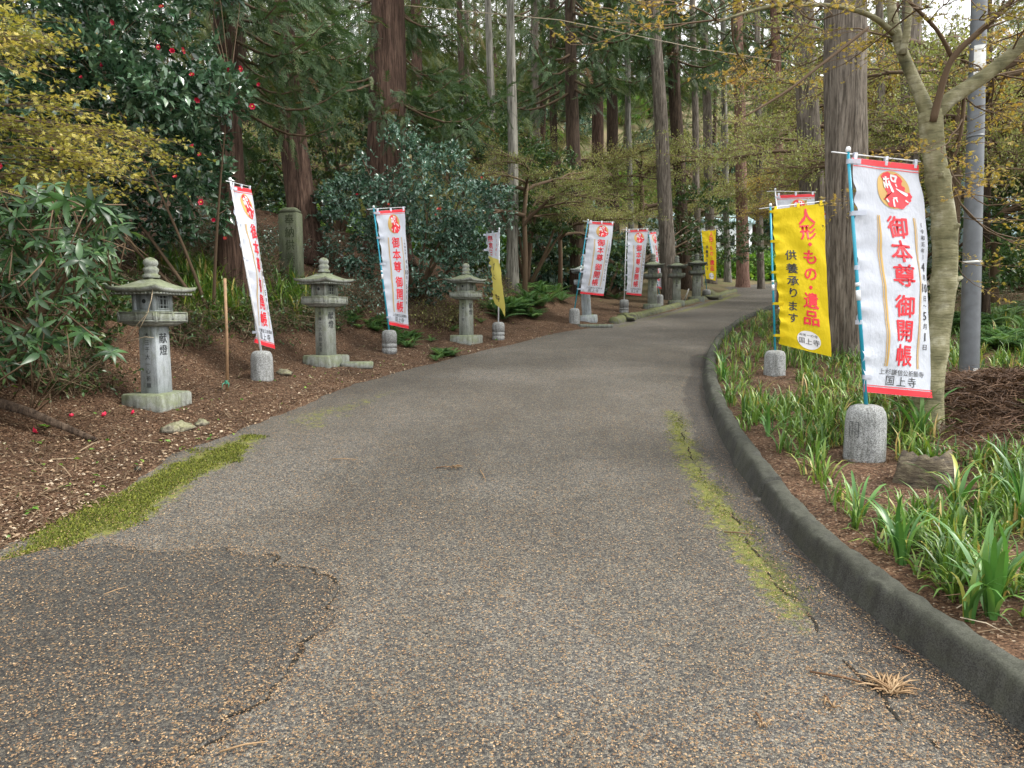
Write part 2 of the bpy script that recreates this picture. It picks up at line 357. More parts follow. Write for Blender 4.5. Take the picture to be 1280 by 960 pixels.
def stone(name, c, speck=.5, sc=220, moss=.5, mossc=(.17, .20, .09)):
    m, t, b = mat(name); v = coords(t); vo = N(t, 'ShaderNodeTexVoronoi'); vo.inputs['Scale'].default_value = sc; t.links.new(v, vo.inputs['Vector'])
    g = N(t, 'ShaderNodeSeparateColor'); t.links.new(vo.outputs['Color'], g.inputs[0])
    col = ramp(t, g.outputs[0], [(0, tuple(x * (1 - speck) for x in c)), (.5, c), (1, tuple(min(.8, x * (1 + speck * .7)) for x in c))])
    n = noise(t, v, 7, 6, .65); geo = N(t, 'ShaderNodeNewGeometry'); sx = N(t, 'ShaderNodeSeparateXYZ'); t.links.new(geo.outputs['Normal'], sx.inputs[0])
    up = math_(t, 'MULTIPLY_ADD', sx.outputs[2], .28, n); f = ramp(t, up, [(.50, (0, 0, 0)), (.72, (moss, moss, moss))])
    col = mixc(t, f, col, mossc); n2 = noise(t, v, 2.5, 4); col = mixc(t, .6, col, ramp(t, n2, [(.35, (.6, .6, .58)), (.6, (1, 1, 1))]), 'MULTIPLY')
    n4 = noise(t, coords(t, (14, 14, 2.2)), 1.4, 5, .7); col = mixc(t, .75, col, ramp(t, n4, [(.38, (.5, .5, .46)), (.52, (.95, .95, .95)), (.7, (1.1, 1.1, 1.1))]), 'MULTIPLY')
    t.links.new(col, b.inputs['Base Color']); b.inputs['Roughness'].default_value = .85; bump(t, b, math_(t, 'ADD', n, g.outputs[0]), .35, .006); return m
M['lantern'] = stone('lantern_granite', (.29, .31, .28), .3, 260, .8, (.17, .20, .10))
M['lantern_white'] = stone('lantern_granite_clean', (.40, .44, .47), .18, 260, .5, (.20, .24, .14))
M['lantern_dark'] = stone('lantern_granite_weathered', (.20, .215, .195), .25, 260, .8, (.13, .16, .08))
M['weight'] = stone('speckled_concrete', (.29, .30, .30), .6, 170, .12, (.25, .26, .2))
M['stele'] = stone('mossy_stele', (.13, .145, .095), .3, 200, .6, (.12, .15, .06))
M['rock'] = stone('pale_rock', (.24, .22, .17), .4, 60, .5, (.18, .19, .07))
M['kerb'] = stone('kerb_concrete', (.048, .049, .043), .6, 240, .4, (.055, .06, .032))
M['kerb_moss'] = stone('mossy_kerb', (.10, .10, .08), .5, 90, .8, (.13, .15, .04))
m, t, b = mat('rotten_wood'); v = coords(t, (6, 6, 20)); n1 = noise(t, v, 1.5, 5, .7)
t.links.new(ramp(t, n1, [(.35, (.03, .024, .016)), (.5, (.09, .07, .045)), (.65, (.17, .145, .09))]), b.inputs['Base Color']); b.inputs['Roughness'].default_value = .9; bump(t, b, n1, .9, .04); M['rotten'] = m
# asphalt: exposed aggregate with tan bits; tint attribute: r=moss, attribute dark= darker strip along the right kerb
def asphalt(name, dark=1., tan=.35):
    m, t, b = mat(name); v = coords(t)
    vo = N(t, 'ShaderNodeTexVoronoi'); vo.inputs['Scale'].default_value = 160; t.links.new(v, vo.inputs['Vector'])
    g = N(t, 'ShaderNodeSeparateColor'); t.links.new(vo.outputs['Color'], g.inputs[0])
    k = dark
    col = ramp(t, g.outputs[0], [(0, (.042 * k, .042 * k, .043 * k)), (.4, (.088 * k, .084 * k, .078 * k)), (.7, (.17 * k, .155 * k, .125 * k)), (.92, (.27 * k, .24 * k, .18 * k)), (1, (.36 * k, .33 * k, .28 * k))])
    vb = N(t, 'ShaderNodeTexVoronoi'); vb.inputs['Scale'].default_value = 62; vb.inputs['Randomness'].default_value = 1; t.links.new(coords(t, (1, 1.6, 1)), vb.inputs['Vector'])
    gb = N(t, 'ShaderNodeSeparateColor'); t.links.new(vb.outputs['Color'], gb.inputs[0])
    big = noise(t, v, .55, 4, .6)
    thr = math_(t, 'MULTIPLY_ADD', ramp(t, noise(t, v, 1.6, 4), [(.35, (.3, .3, .3)), (.7, (1, 1, 1))]), -tan, 1.0)
    isT = math_(t, 'GREATER_THAN', gb.outputs[1], thr); near = math_(t, 'LESS_THAN', vb.outputs['Distance'], .38)
    col = mixc(t, math_(t, 'MULTIPLY', isT, near), col, (.26, .17, .085))
    col = mixc(t, .75, col, ramp(t, big, [(.34, (.52, .50, .47)), (.5, (.84, .83, .81)), (.66, (1.2, 1.2, 1.22))]), 'MULTIPLY')
    fine = noise(t, v, 9, 5, .7); col = mixc(t, .5, col, ramp(t, fine, [(.3, (.6, .6, .6)), (.6, (1, 1, 1))]), 'MULTIPLY')
    mo = attr(t, 'moss'); mn = noise(t, v, 22, 5, .75); mn2 = noise(t, v, 3.5, 4, .7)
    s_ = math_(t, 'ADD', mo, math_(t, 'MULTIPLY_ADD', mn, 1.3, math_(t, 'MULTIPLY_ADD', mn2, 1.0, -1.15)))
    mf = ramp(t, s_, [(.50, (0, 0, 0)), (.74, (.95, .95, .95))])
    mcol = ramp(t, mn, [(.3, (.06, .065, .02)), (.5, (.12, .13, .025)), (.75, (.21, .21, .04))])
    col = mixc(t, mf, col, mcol)
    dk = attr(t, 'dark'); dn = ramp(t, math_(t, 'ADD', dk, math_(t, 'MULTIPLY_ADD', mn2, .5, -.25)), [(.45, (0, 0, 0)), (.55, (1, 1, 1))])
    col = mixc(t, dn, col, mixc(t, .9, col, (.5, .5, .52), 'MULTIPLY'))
    t.links.new(col, b.inputs['Base Color']); b.inputs['Roughness'].default_value = .72; b.inputs['Specular IOR Level'].default_value = .4
    hh = math_(t, 'ADD', math_(t, 'MULTIPLY', vo.outputs['Distance'], -1.), math_(t, 'MULTIPLY', mf, .6)); bump(t, b, hh, .8, .006); return m
M['asphalt'] = asphalt('worn_asphalt', .74, .26); M['asphalt_new'] = asphalt('patch_asphalt', .46, .28)
# litter-covered earth
m, t, b = mat('litter_earth'); v = coords(t); vo = N(t, 'ShaderNodeTexVoronoi'); vo.inputs['Scale'].default_value = 90; t.links.new(coords(t, (1, 1.4, 1)), vo.inputs['Vector'])
g = N(t, 'ShaderNodeSeparateColor'); t.links.new(vo.outputs['Color'], g.inputs[0]); n = noise(t, v, 2.2, 5); n2 = noise(t, v, 30, 5, .7)
col = ramp(t, g.outputs[0], [(0, (.04, .024, .015)), (.5, (.105, .060, .037)), (.85, (.17, .105, .064)), (.97, (.26, .19, .125)), (1, (.42, .35, .27))])
col = mixc(t, .8, col, ramp(t, n, [(.3, (.5, .48, .45)), (.6, (1.1, 1.05, 1))]), 'MULTIPLY'); col = mixc(t, .5, col, ramp(t, n2, [(.3, (.4, .4, .4)), (.6, (1, 1, 1))]), 'MULTIPLY')
far = ramp(t, attr(t), [(0, (0, 0, 0)), (1, (1, 1, 1))]); ng = noise(t, v, .35, 4)
col = mixc(t, far, col, ramp(t, ng, [(.35, (.20, .15, .09)), (.5, (.17, .15, .075)), (.65, (.11, .14, .05))]))
t.links.new(col, b.inputs['Base Color']); b.inputs['Roughness'].default_value = .9; b.inputs['Specular IOR Level'].default_value = .2; bump(t, b, math_(t, 'ADD', n2, g.outputs[1]), .9, .015); M['earth'] = m

# ------------------------------------------------------------------ ground, road, patch
def grid(xs, ys, fz):
    X, Y = np.meshgrid(xs, ys); Z = fz(X.ravel(), Y.ravel()); n, m_ = len(ys), len(xs)
    V = np.stack([X.ravel(), Y.ravel(), Z], 1); i, j = np.meshgrid(np.arange(n - 1), np.arange(m_ - 1), indexing='ij'); k = i * m_ + j
    return V, np.stack([k, k + 1, k + m_ + 1, k + m_], -1).reshape(-1, 4)
V, F = grid(GX, GY, H)
me = mesh_np('ground', V, [F], M['earth'], sstep(16, 34, V[:, 1]) * .85 + sstep(5.5, 8, V[:, 0]) * .3, True); tag(link('ground', me), kind='structure')
def poly_px(pts): return np.array([onplane(*p) for p in pts])
mossL = poly_px([(20, 700), (40, 665), (110, 632), (190, 590), (260, 560), (310, 545), (330, 550), (300, 575), (250, 598), (200, 640), (140, 668), (60, 690)])
mossR = poly_px([(832, 512), (850, 515), (872, 560), (905, 610), (940, 660), (985, 715), (1012, 765), (1005, 785), (960, 765), (925, 715), (890, 660), (862, 610), (840, 560)])
mossK = poly_px([(770, 408), (830, 393), (880, 380), (922, 366), (927, 369), (888, 382), (845, 392), (800, 402), (778, 409)])
mossF = poly_px([(330, 520), (480, 488), (520, 480), (430, 535), (340, 548)])
def inpoly_soft(x, y, poly, wd):
    d = seg_dist(x, y, np.vstack([poly, poly[:1]])); i = inside(x, y, poly); return np.where(i, .5 + np.clip(d / wd, 0, .5), .5 - np.clip(d / wd, 0, .5))
def roadz(x, y): return plane(y) + (fbm(x * .7, y * .7) - .5) * .02
xs = axis(-4.5, 60, -3.8, 4.5, .06, 1.04); ys = axis(-8, 56, 1.4, 12, .06, 1.03)
V, F = grid(xs, ys, roadz)
dl, dr, ins = fields(V[:, 0], V[:, 1]); keep = ins | (np.minimum(dl, dr) < .35); F = F[keep[F].all(1)]
us = np.unique(F); rm = np.full(len(V), -1); rm[us] = np.arange(len(us)); V = V[us]; F = rm[F]
x, y = V[:, 0], V[:, 1]
moss = np.maximum.reduce([inpoly_soft(x, y, mossL, .4) * 1.1, inpoly_soft(x, y, mossR, .35) * 1.0, inpoly_soft(x, y, mossK, .5) * .95, inpoly_soft(x, y, mossF, .8) * .55])
dl, dr, ins = fields(x, y)
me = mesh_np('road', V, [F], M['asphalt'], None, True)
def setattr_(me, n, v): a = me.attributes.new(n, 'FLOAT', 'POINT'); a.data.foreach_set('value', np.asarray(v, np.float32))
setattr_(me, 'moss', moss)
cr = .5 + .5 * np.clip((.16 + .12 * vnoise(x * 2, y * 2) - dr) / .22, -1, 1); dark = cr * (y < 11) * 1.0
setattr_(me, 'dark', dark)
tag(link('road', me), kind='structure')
# newer asphalt patch laid over the old surface, with its own broken edge
pp = poly_px([(-260, 700), (-100, 705), (0, 700), (60, 690), (110, 683), (180, 690), (260, 690), (335, 693), (345, 706), (392, 716), (418, 735), (416, 762), (398, 790), (385, 822), (350, 850), (325, 880), (290, 905), (250, 945), (215, 975), (150, 1040), (40, 1150)])
pp = np.vstack([pp, [(-1.2, .2), (-2.7, .2)]])
den = []
for a, b_ in zip(pp, np.roll(pp, -1, 0)):
    n_ = max(2, int(np.linalg.norm(b_ - a) / .025)); den += [a + (b_ - a) * k / n_ for k in range(n_)]
den = np.array(den); c_ = den.mean(0); dd = nrm(den - c_); den = den + dd * ((fbm(den[:, 0] * 11, den[:, 1] * 11, None, 6) - .5) * .20)[:, None]
xs = np.arange(-3.6, -.3, .016); ys = np.arange(.6, 3.9, .016); X, Y = np.meshgrid(xs, ys)
V, F = grid(xs, ys, lambda x, y: roadz(x, y) + np.clip((seg_dist(x, y, den)) / .016, 0, 1) * .011 + .004 + (fbm(x * 5, y * 5) - .5) * .004)
i_ = inside(V[:, 0], V[:, 1], den) & (fields(V[:, 0], V[:, 1])[2]); 
d_ = seg_dist(V[:, 0], V[:, 1], den); V[:, 2] = np.where(i_, V[:, 2], roadz(V[:, 0], V[:, 1]) - .004 - np.clip(d_, 0, .03) * .3)
kp = i_ | (d_ < .02); F = F[kp[F].all(1)]; us = np.unique(F); rm = np.full(len(V), -1); rm[us] = np.arange(len(us)); V = V[us]; F = rm[F]
me = mesh_np('asphalt_patch', V, [F], M['asphalt_new'], None, True)
setattr_(me, 'moss', np.maximum(inpoly_soft(V[:, 0], V[:, 1], mossL, .5) * .9, .36 * sstep(-1.8, -2.9, V[:, 0]))); setattr_(me, 'dark', np.zeros(len(V)))
tag(link('asphalt_patch', me), kind='structure')

# kerbs: cast concrete lengths as parts
def kerb(name, label, line, prof, mt, cuts, zf, seed=0):
    root = thing(name, label, 'kerb', (0, 0, 0))
    # resample
    L = np.r_[0, np.cumsum(np.linalg.norm(np.diff(line, axis=0), axis=1))]; n_ = int(L[-1] / .03); s_ = np.linspace(0, L[-1], n_)
    # smooth the polyline
    X = np.interp(s_, L, line[:, 0]); Y = np.interp(s_, L, line[:, 1])
    for _ in range(90):
        X[1:-1] = (X[:-2] + X[2:] + 2 * X[1:-1]) / 4; Y[1:-1] = (Y[:-2] + Y[2:] + 2 * Y[1:-1]) / 4
    T = nrm(np.stack([np.gradient(X), np.gradient(Y)], 1)); Nn = np.stack([T[:, 1], -T[:, 0]], 1)     # to the right of travel
    prof = np.array(prof) * (.9, .93); cuts = [0] + [c for c in cuts if c < L[-1]] + [L[-1]]
    for a, b_ in zip(cuts[:-1], cuts[1:]):
        k = np.where((s_ >= a + .006) & (s_ <= b_ - .006))[0]
        if len(k) < 3: continue
        off = prof[:, 0][None] + (fbm(s_[k][:, None] * 2.2 + seed + prof[:, 0][None] * 3, prof[:, 1][None] * 5 + 3) - .5) * .045
        hh = prof[:, 1][None] * (1 + (vnoise(s_[k] * .8 + seed, s_[k] * 0) - .5)[:, None] * .3) + (fbm(s_[k][:, None] * 14, prof[:, 0][None] * 30 + seed) - .5) * .045 * (prof[:, 1][None] > .02)
        xx = X[k][:, None] + Nn[k, 0][:, None] * off; yy = Y[k][:, None] + Nn[k, 1][:, None] * off
        zz = zf(xx, yy) + hh
        V = np.stack([xx, yy, zz], -1).reshape(-1, 3); m_ = len(prof); nn = len(k)
        i, j = np.meshgrid(np.arange(nn - 1), np.arange(m_ - 1), indexing='ij'); q = i * m_ + j
        F = [np.stack([q, q + m_, q + m_ + 1, q + 1], -1).reshape(-1, 4), np.array([list(range(m_)), [(nn - 1) * m_ + z for z in range(m_)][::-1]])]
        link('kerb_length', mesh_np('kerb_length', V, F, mt, None, True), root)
    return root
prof = [(-.02, -.06), (-.012, .0), (.0, .035), (.012, .075), (.022, .115), (.034, .135), (.055, .147), (.085, .15), (.115, .15), (.138, .144), (.155, .125), (.165, .08), (.17, .03), (.17, -.06)]
kerb('road_kerb', 'long curving dark mossy concrete kerb along the right planted bed', Rb[1:-2], prof, M['kerb'], [4.3, 6.6, 9.4, 13], lambda x, y: plane(y))
kl = poly_px([(772, 405), (800, 398), (830, 390), (855, 383), (880, 376.5), (905, 369.5), (922, 365)])
kerb('low_kerb', 'low moss covered kerb in front of the far stone lanterns', kl, [(.02, -.06), (.0, .05), (-.03, .12), (-.1, .16), (-.22, .15), (-.26, .05), (-.27, -.06)], M['kerb_moss'], [1.5, 3.2, 5.0, 7.0, 9.0], lambda x, y: plane(y), 5)

# ------------------------------------------------------------------ lettering
_gl = {}
def glyph(ch, bold=0.):
    key = (ch, 0)
    if key in _gl: return _gl[key]
    cu = bpy.data.curves.new('glyph', 'FONT'); cu.body = ch; cu.size = 1; cu.resolution_u = 2
    o = bpy.data.objects.new('glyph', cu); C.objects.link(o); dg = bpy.context.evaluated_depsgraph_get()
    me = bpy.data.meshes.new_from_object(o.evaluated_get(dg))
    V = np.array([v.co[:2] for v in me.vertices]).reshape(-1, 2); F = [list(p.vertices) for p in me.polygons]
    bpy.data.objects.remove(o); bpy.data.curves.remove(cu); bpy.data.meshes.remove(me)
    if len(V):
        lo, hi = V.min(0), V.max(0); V = V - (lo + hi) / 2
        V = V / max(.92, (hi - lo).max())            # keep small marks such as the middle dot small
    tri = []
    for f in F:
        for k in range(1, len(f) - 1): tri.append((f[0], f[k], f[k + 1]))
    _gl[key] = (V, np.array(tri) if tri else np.zeros((0, 3), int)); return _gl[key]
def col_text(mb, items, fn, bold=.02, wide=1.0):
    """items: (char, u_m, v_m, size_m) in metres on the surface; fn maps (u,v) to points"""
    for ch, u, v, s_ in items:
        V, F = glyph(ch)
        if len(V) == 0: continue
        c0 = fn(np.array([u, u + .01, u]), np.array([v, v, v + .01])); nn = nrm(np.cross(c0[2] - c0[0], c0[1] - c0[0]))
        sh = [(0, 0)] if bold <= .006 else [(-bold, 0), (bold, 0), (0, -bold), (0, bold)] if bold > .015 else [(-bold, 0), (bold, 0)]
        for k, (a, b_) in enumerate(sh):              # heavier strokes: print layered side by side
            mb.add(fn(u + (V[:, 0] * wide + a) * s_, v - (V[:, 1] + b_) * s_) + nn * (.0004 * k), F)
def chars(items, fn, bold, mt, parent):
    for it in items:
        mb = MB(); col_text(mb, [it], fn, bold)
        if mb.n: mb.obj('character', mt, parent)
def poly_add(mb, pts, fn):
    pts = np.array(pts, float); c_ = pts.mean(0); n_ = len(pts); P_ = np.vstack([c_ + (pts - c_) * q for q in (1, .75, .5, .25)] + [[c_]])
    mb.add(fn(P_[:, 0], P_[:, 1]), [np.array([(r_ * n_ + k, r_ * n_ + (k + 1) % n_, (r_ + 1) * n_ + (k + 1) % n_, (r_ + 1) * n_ + k) for r_ in range(3) for k in range(n_)]), np.array([(3 * n_ + k, 3 * n_ + (k + 1) % n_, 4 * n_) for k in range(n_)])])
def rect_add(mb, u0, u1, v0, v1, fn, n=24):
    vv = np.linspace(v0, v1, n + 1); uu = np.linspace(u0, u1, 9 if u1 - u0 > .2 else 2); U, Vv = np.meshgrid(uu, vv); a = len(uu)
    i, j = np.meshgrid(np.arange(n), np.arange(a - 1), indexing='ij'); q = i * a + j
    mb.add(fn(U.ravel(), Vv.ravel()), np.stack([q, q + 1, q + a + 1, q + a], -1).reshape(-1, 4))

# ------------------------------------------------------------------ banners
def banner(label, wpx, ptop, tl, tr, bl, br, design, pole, d_bias=0., far_right=1, rings=True, seed=0, whigh=.24, wrad=.092, ripple=.018, width=.6, bulge=.05, tag_lbl=False):
    g = G(*wpx); d0 = g[1] + d_bias; lod = d0 > 12
    root = thing('nobori_banner', label, 'banner', tuple(g))
    inv = -np.array(g)
    # weight
    mb = MB(); r, h = wrad, whigh
    if rings: pr = [(0, -.03), (r, -.03), (r, .055), (r * .93, .06), (r * .93, .07), (r, .075), (r, .125), (r * .93, .13), (r * .93, .14), (r, .145), (r, h * .78), (r * .9, h * .92), (r * .62, h * .985), (.018, h), (0, h)]
    else: pr = [(0, -.03), (r * 1.04, -.03), (r * 1.04, .0), (r, h * .72), (r * .94, h * .86), (r * .8, h * .95), (r * .55, h * .99), (.018, h), (0, h)]
    mb.lathe(pr, 24); wt = mb.obj('weight', M['weight'], root, True)
    if tag_lbl:                                     # engraved name plate outline and small characters
        mb = MB(); rr = r * 1.03
        def cyl(a, z): a = np.asarray(a) / rr + R(-150); z = np.asarray(z); return np.stack([rr * np.cos(a) * (1.004), rr * np.sin(a) * 1.004, h * .70 - z], -1)
        for (a0, a1, b0, b1) in ((-.036, .036, 0, .004), (-.036, .036, .106, .11), (-.036, -.032, 0, .11), (.032, .036, 0, .11)): rect_add(mb, a0, a1, b0, b1, cyl, 4)
        col_text(mb, [(c, .013, .014 + .018 * k, .015) for k, c in enumerate('越後国上寺')] + [(c, -.012, .014 + .018 * k, .015) for k, c in enumerate('奉納本堂前')], cyl, .0)
        mb.obj('engraved_label', M['engrave'], wt)
    # pole
    base = np.array([0, 0, h - .03]); top = P(*ptop, d0) - g
    mb = MB(); mb.tube([base, base + (top - base) * .5, top], [.014, .0125, .011], 8); po = mb.obj('pole', M[pole], root, True)
    mb = MB(); mb.lathe([(0, 0), (.016, 0), (.018, .02), (.012, .035), (0, .038)], 10, tuple(top)); mb.obj('pole_cap', M['white_pl'], po)
    if pole == 'teal':
        mb = MB(); a = base + (top - base) * .43; b_ = base + (top - base) * .47; a2 = base + (top - base) * .485; b2 = base + (top - base) * .5
        mb.tube([a, b_], [.0165, .0165], 8); mb.tube([a2, b2], [.016, .016], 8); mb.obj('pole_joint', M['white_pl'], po)
    # cloth corners
    TL = P(*tl, d0) - g; zt = TL[2] + g[2]
    dx = (P(*tr, d0) - P(*tl, d0))[0]; dy = math.sqrt(max(.0, width ** 2 - min(dx, width * .985) ** 2)) * far_right
    TR = P(*tr, d0 + dy) - g; BL = P(*bl, d0) - g
    dxb = (P(*br, d0) - P(*bl, d0))[0]; dyb = math.sqrt(max(0., width ** 2 - min(abs(dxb), width * .985) ** 2)) * far_right
    BR = P(*br, d0 + dyb * .95) - g
    Wm = .6; Hm = 1.8; nrmv = nrm(np.cross(TR - TL, BL - TL))
    if nrmv[1] > 0: nrmv = -nrmv
    def fn(u, v, off=0.):
        u = np.asarray(u) / Wm; v = np.asarray(v) / Hm
        p = (1 - v)[:, None] * ((1 - u)[:, None] * TL + u[:, None] * TR) + v[:, None] * ((1 - u)[:, None] * BL + u[:, None] * BR)
        q = ripple * (np.sin(u * 5 + v * 7 + seed) * .8 + np.sin(u * 9 - v * 13 + seed * 2) * .35 + np.sin(v * 21 + seed * 3 + u * 2) * .25 * (1 - u)) + bulge * np.sin(v * math.pi) * np.sin(u * 2.6 + .2) + ripple * .6 * np.exp(-u * 7) * np.sin(v * 62) + ripple * .35 * np.sin((u * 1.2 - v * 3.2) * 9 + seed) * (1 - v) + ripple * .3 * np.sin(v * 90 + seed) * np.exp(-((u - .02) * 14) ** 2)
        p = p + nrmv[None] * (q * sstep(-.02, .1, v) + off)[:, None]
        return p
    f0 = lambda u, v: fn(u, v); f1 = lambda u, v: fn(u, v, .0035); f2 = lambda u, v: fn(u, v, .006); f3 = lambda u, v: fn(u, v, .0085)
    nu, nv = (20, 90) if not lod else (10, 40)
    def sheet(v0, v1, mt, name='cloth', par=root):
        mb = MB(); uu = np.linspace(0, Wm, nu + 1); vv = np.linspace(v0, v1, int(nv * (v1 - v0) / Hm) + 2); U, Vv = np.meshgrid(uu, vv); a = nu + 1
        i, j = np.meshgrid(np.arange(len(vv) - 1), np.arange(nu), indexing='ij'); q = i * a + j
        mb.add(f0(U.ravel(), Vv.ravel()), np.stack([q, q + 1, q + a + 1, q + a], -1).reshape(-1, 4)); return mb.obj(name, mt, par, True)
    if design == 'white':
        cl = sheet(0, Hm, M['cloth_white'])
        mb = MB(); rect_add(mb, 0, Wm, .002, .045, f1, 3); rect_add(mb, 0, Wm, .058, .064, f1, 1); mb.obj('red_band', M['red_ink'], cl); mb = MB(); rect_add(mb, 0, Wm, 1.752, 1.798, f1, 3); rect_add(mb, 0, Wm, 1.738, 1.744, f1, 1); mb.obj('red_band', M['red_ink'], cl)
        mb = MB(); ce = (.335, .215); rd = .145; an = np.linspace(0, 2 * math.pi, 49)[:-1]
        poly_add(mb, [(ce[0] + rd * math.cos(a), ce[1] + rd * math.sin(a)) for a in an], f1)
        for (a, b_) in ((.165, .171), (.178, .192), (.475, .485), (.492, .496)): rect_add(mb, a, b_, .42, 1.58, f1, 30)
        mb.obj('gold_print', M['gold_ink'], cl)
        mb = MB(); K = [(-.55, -.9), (-.25, -.98), (-.1, -.75), (.1, -.9), (.35, -.72), (.5, -.55), (.42, -.3), (.62, -.15), (.6, .02), (.85, .12), (.95, .3), (.88, .5), (.72, .72), (.45, .9), (.1, 1.0), (-.3, .96), (-.6, .8), (-.52, .6), (-.8, .55), (-.6, .35), (-.5, .2), (-.62, .0), (-.45, -.25), (-.6, -.45), (-.75, -.7)]
        rr = random.Random(3); K2 = []
        for p, q in zip(K, K[1:] + K[:1]):
            for z in range(3): K2.append((p[0] + (q[0] - p[0]) * z / 3 + rr.uniform(-.04, .04), p[1] + (q[1] - p[1]) * z / 3 + rr.uniform(-.04, .04)))
        poly_add(mb, [(ce[0] + .02 + x_ * rd * .98, ce[1] + y_ * rd * .98) for x_, y_ in K2], f2)
        rc = '御本尊御開帳'; rv = [.50, .685, .87, 1.105, 1.295, 1.485]
        mb.obj('red_seal', M['red_ink'], cl); chars([(c, .335, v, .165) for c, v in zip(rc, rv)], f1, .022, M['red_ink'], cl)
        mb = MB()                                    # white brush strokes over the red seal
        def stroke(p, q, w0, w1):
            p, q = np.array(p), np.array(q); n_ = nrm(q - p); m_ = np.array([-n_[1], n_[0]]); pts = [p + m_ * w0, p + (q - p) * .5 + m_ * (w0 + w1) * .6, q + m_ * w1, q + n_ * w1 * .7, q - m_ * w1, p + (q - p) * .4 - m_ * (w0 + w1) * .45, p - m_ * w0]
            poly_add(mb, [(ce[0] + z[0] * rd, ce[1] + z[1] * rd) for z in pts], f3)
        for a in [((-.05, -.78), (.3, -.72), .05, .05), ((.3, -.72), (.22, -.48), .06, .04), ((-.02, -.72), (.06, -.5), .04, .05), ((.06, -.5), (.26, -.46), .04, .05), ((-.5, -.55), (-.1, -.6), .07, .03), ((-.32, -.7), (-.3, -.1), .06, .05), ((-.5, -.25), (-.1, -.3), .05, .05), ((-.14, -.5), (.02, .08), .05, .08), ((-.48, -.4), (-.48, -.1), .05, .05), ((.25, -.35), (.3, -.2), .04, .03), ((.24, -.1), (.8, .22), .02, .09), ((-.05, .5), (-.05, .88), .05, .05), ((-.05, .45), (.2, .4), .05, .04), ((.15, .45), (.18, .62), .04, .04), ((-.5, .5), (-.38, .66), .05, .05), ((.68, .5), (.82, .6), .05, .03)]: stroke(*a)
        tag(mb.obj('white_brush_strokes', M['white_ink'], cl), kind='stuff')
        mb = MB(); it = []; v = .45
        for c, s_ in [('〔', .036), ('令', .036), ('和', .036), ('五', .036), ('年', .036), ('〕', .036), ('4', .085), ('月', .045), ('10', .085), ('日', .045), ('〜', .04), ('5', .085), ('月', .045), ('1', .085), ('日', .045)]:
            v += s_ * .56; it.append((c, .545, v, s_)); v += s_ * .56 + .008
        col_text(mb, it, f1, .012)
        col_text(mb, [(c, .15 + .052 * k, 1.622, .047) for k, c in enumerate('上杉謙信公祈願寺')], f1, .004); col_text(mb, [(c, .225 + .098 * k, 1.69, .078) for k, c in enumerate('国上寺')], f1, .006)
        tag(mb.obj('black_lettering', M['ink'], cl), kind='stuff')
    elif design == 'yellow':
        cl = sheet(0, Hm, M['cloth_yellow'])
        chars([(c, .385, v * Hm, s_) for c, v, s_ in zip('人形・もの・遺品', [.075, .18, .265, .35, .465, .555, .645, .765], [.185, .185, .17, .175, .175, .17, .195, .185])], f1, .026, M['red_ink'], cl)
        mb = MB(); ce = (.345, 1.66); poly_add(mb, [(ce[0] + .135 * math.cos(a), ce[1] + .115 * math.sin(a)) for a in np.linspace(0, 2 * math.pi, 41)[:-1]], f1); mb.obj('white_disc', M['white_ink'], cl)
        mb = MB(); chars([(c, .165, v * Hm, .125) for c, v in zip('供養承ります', [.335, .43, .52, .605, .70, .785])], f1, .02, M['ink'], cl)
        col_text(mb, [(c, .255 + .043 * k, 1.60, .038) for k, c in enumerate('越後一の寺')], f3, .0); col_text(mb, [(c, .265 + .082 * k, 1.675, .075) for k, c in enumerate('国上寺')], f3, .004); tag(mb.obj('black_lettering', M['ink'], cl), kind='stuff')
    else:                                            # white above, yellow below
        cl = sheet(0, .58, M['cloth_white']); cy = sheet(.58, Hm, M['cloth_pale'], 'lower_cloth')
        mb = MB(); col_text(mb, [(c, .19, v, .15) for c, v in zip('無病日', [.13, .30, .47])], f1, .025); col_text(mb, [(c, .44, v, .075) for c, v in zip('万燈供養会', [.08, .18, .28, .38, .48])], f1, .01); tag(mb.obj('red_lettering', M['red_ink'], cl), kind='stuff')
        mb = MB(); col_text(mb, [(c, .34, v, .16) for c, v in zip('国上寺', [.76, .98, 1.50])], f1, .02); tag(mb.obj('black_lettering', M['ink'], cy), kind='stuff')
    # crossbar and tabs
    mb = MB(); a = top + (TR - TL) * -.22 + np.array([0, 0, -.012]); b_ = TR + (TR - TL) * .03 + np.array([0, 0, .025]); mb.tube([a, top + np.array([0, 0, -.012]), b_], [.005, .005, .005], 6); mb.obj('crossbar', M['white_pl'], po)
    tv = nrm(TR - TL)
    for k, u in enumerate((.03, .3, .57)):
        mb = MB(); p = fn(np.array([u]), np.array([0.]))[0]; q = p + np.array([0, 0, .035])
        V = [p - tv * .017 + nrmv * .004 - (0, 0, .03), p + tv * .017 + nrmv * .004 - (0, 0, .03), q + tv * .017 + nrmv * .008, q - tv * .017 + nrmv * .008, q - tv * .017 - nrmv * .008, q + tv * .017 - nrmv * .008, p + tv * .017 - nrmv * .006 - (0, 0, .03), p - tv * .017 - nrmv * .006 - (0, 0, .03)]
        mb.add(np.array(V), [np.array([(0, 1, 2, 3), (3, 2, 5, 4), (4, 5, 6, 7)])]); mb.obj('tab', M['cloth_white'] if design != 'yellow' else M['cloth_yellow'], cl)
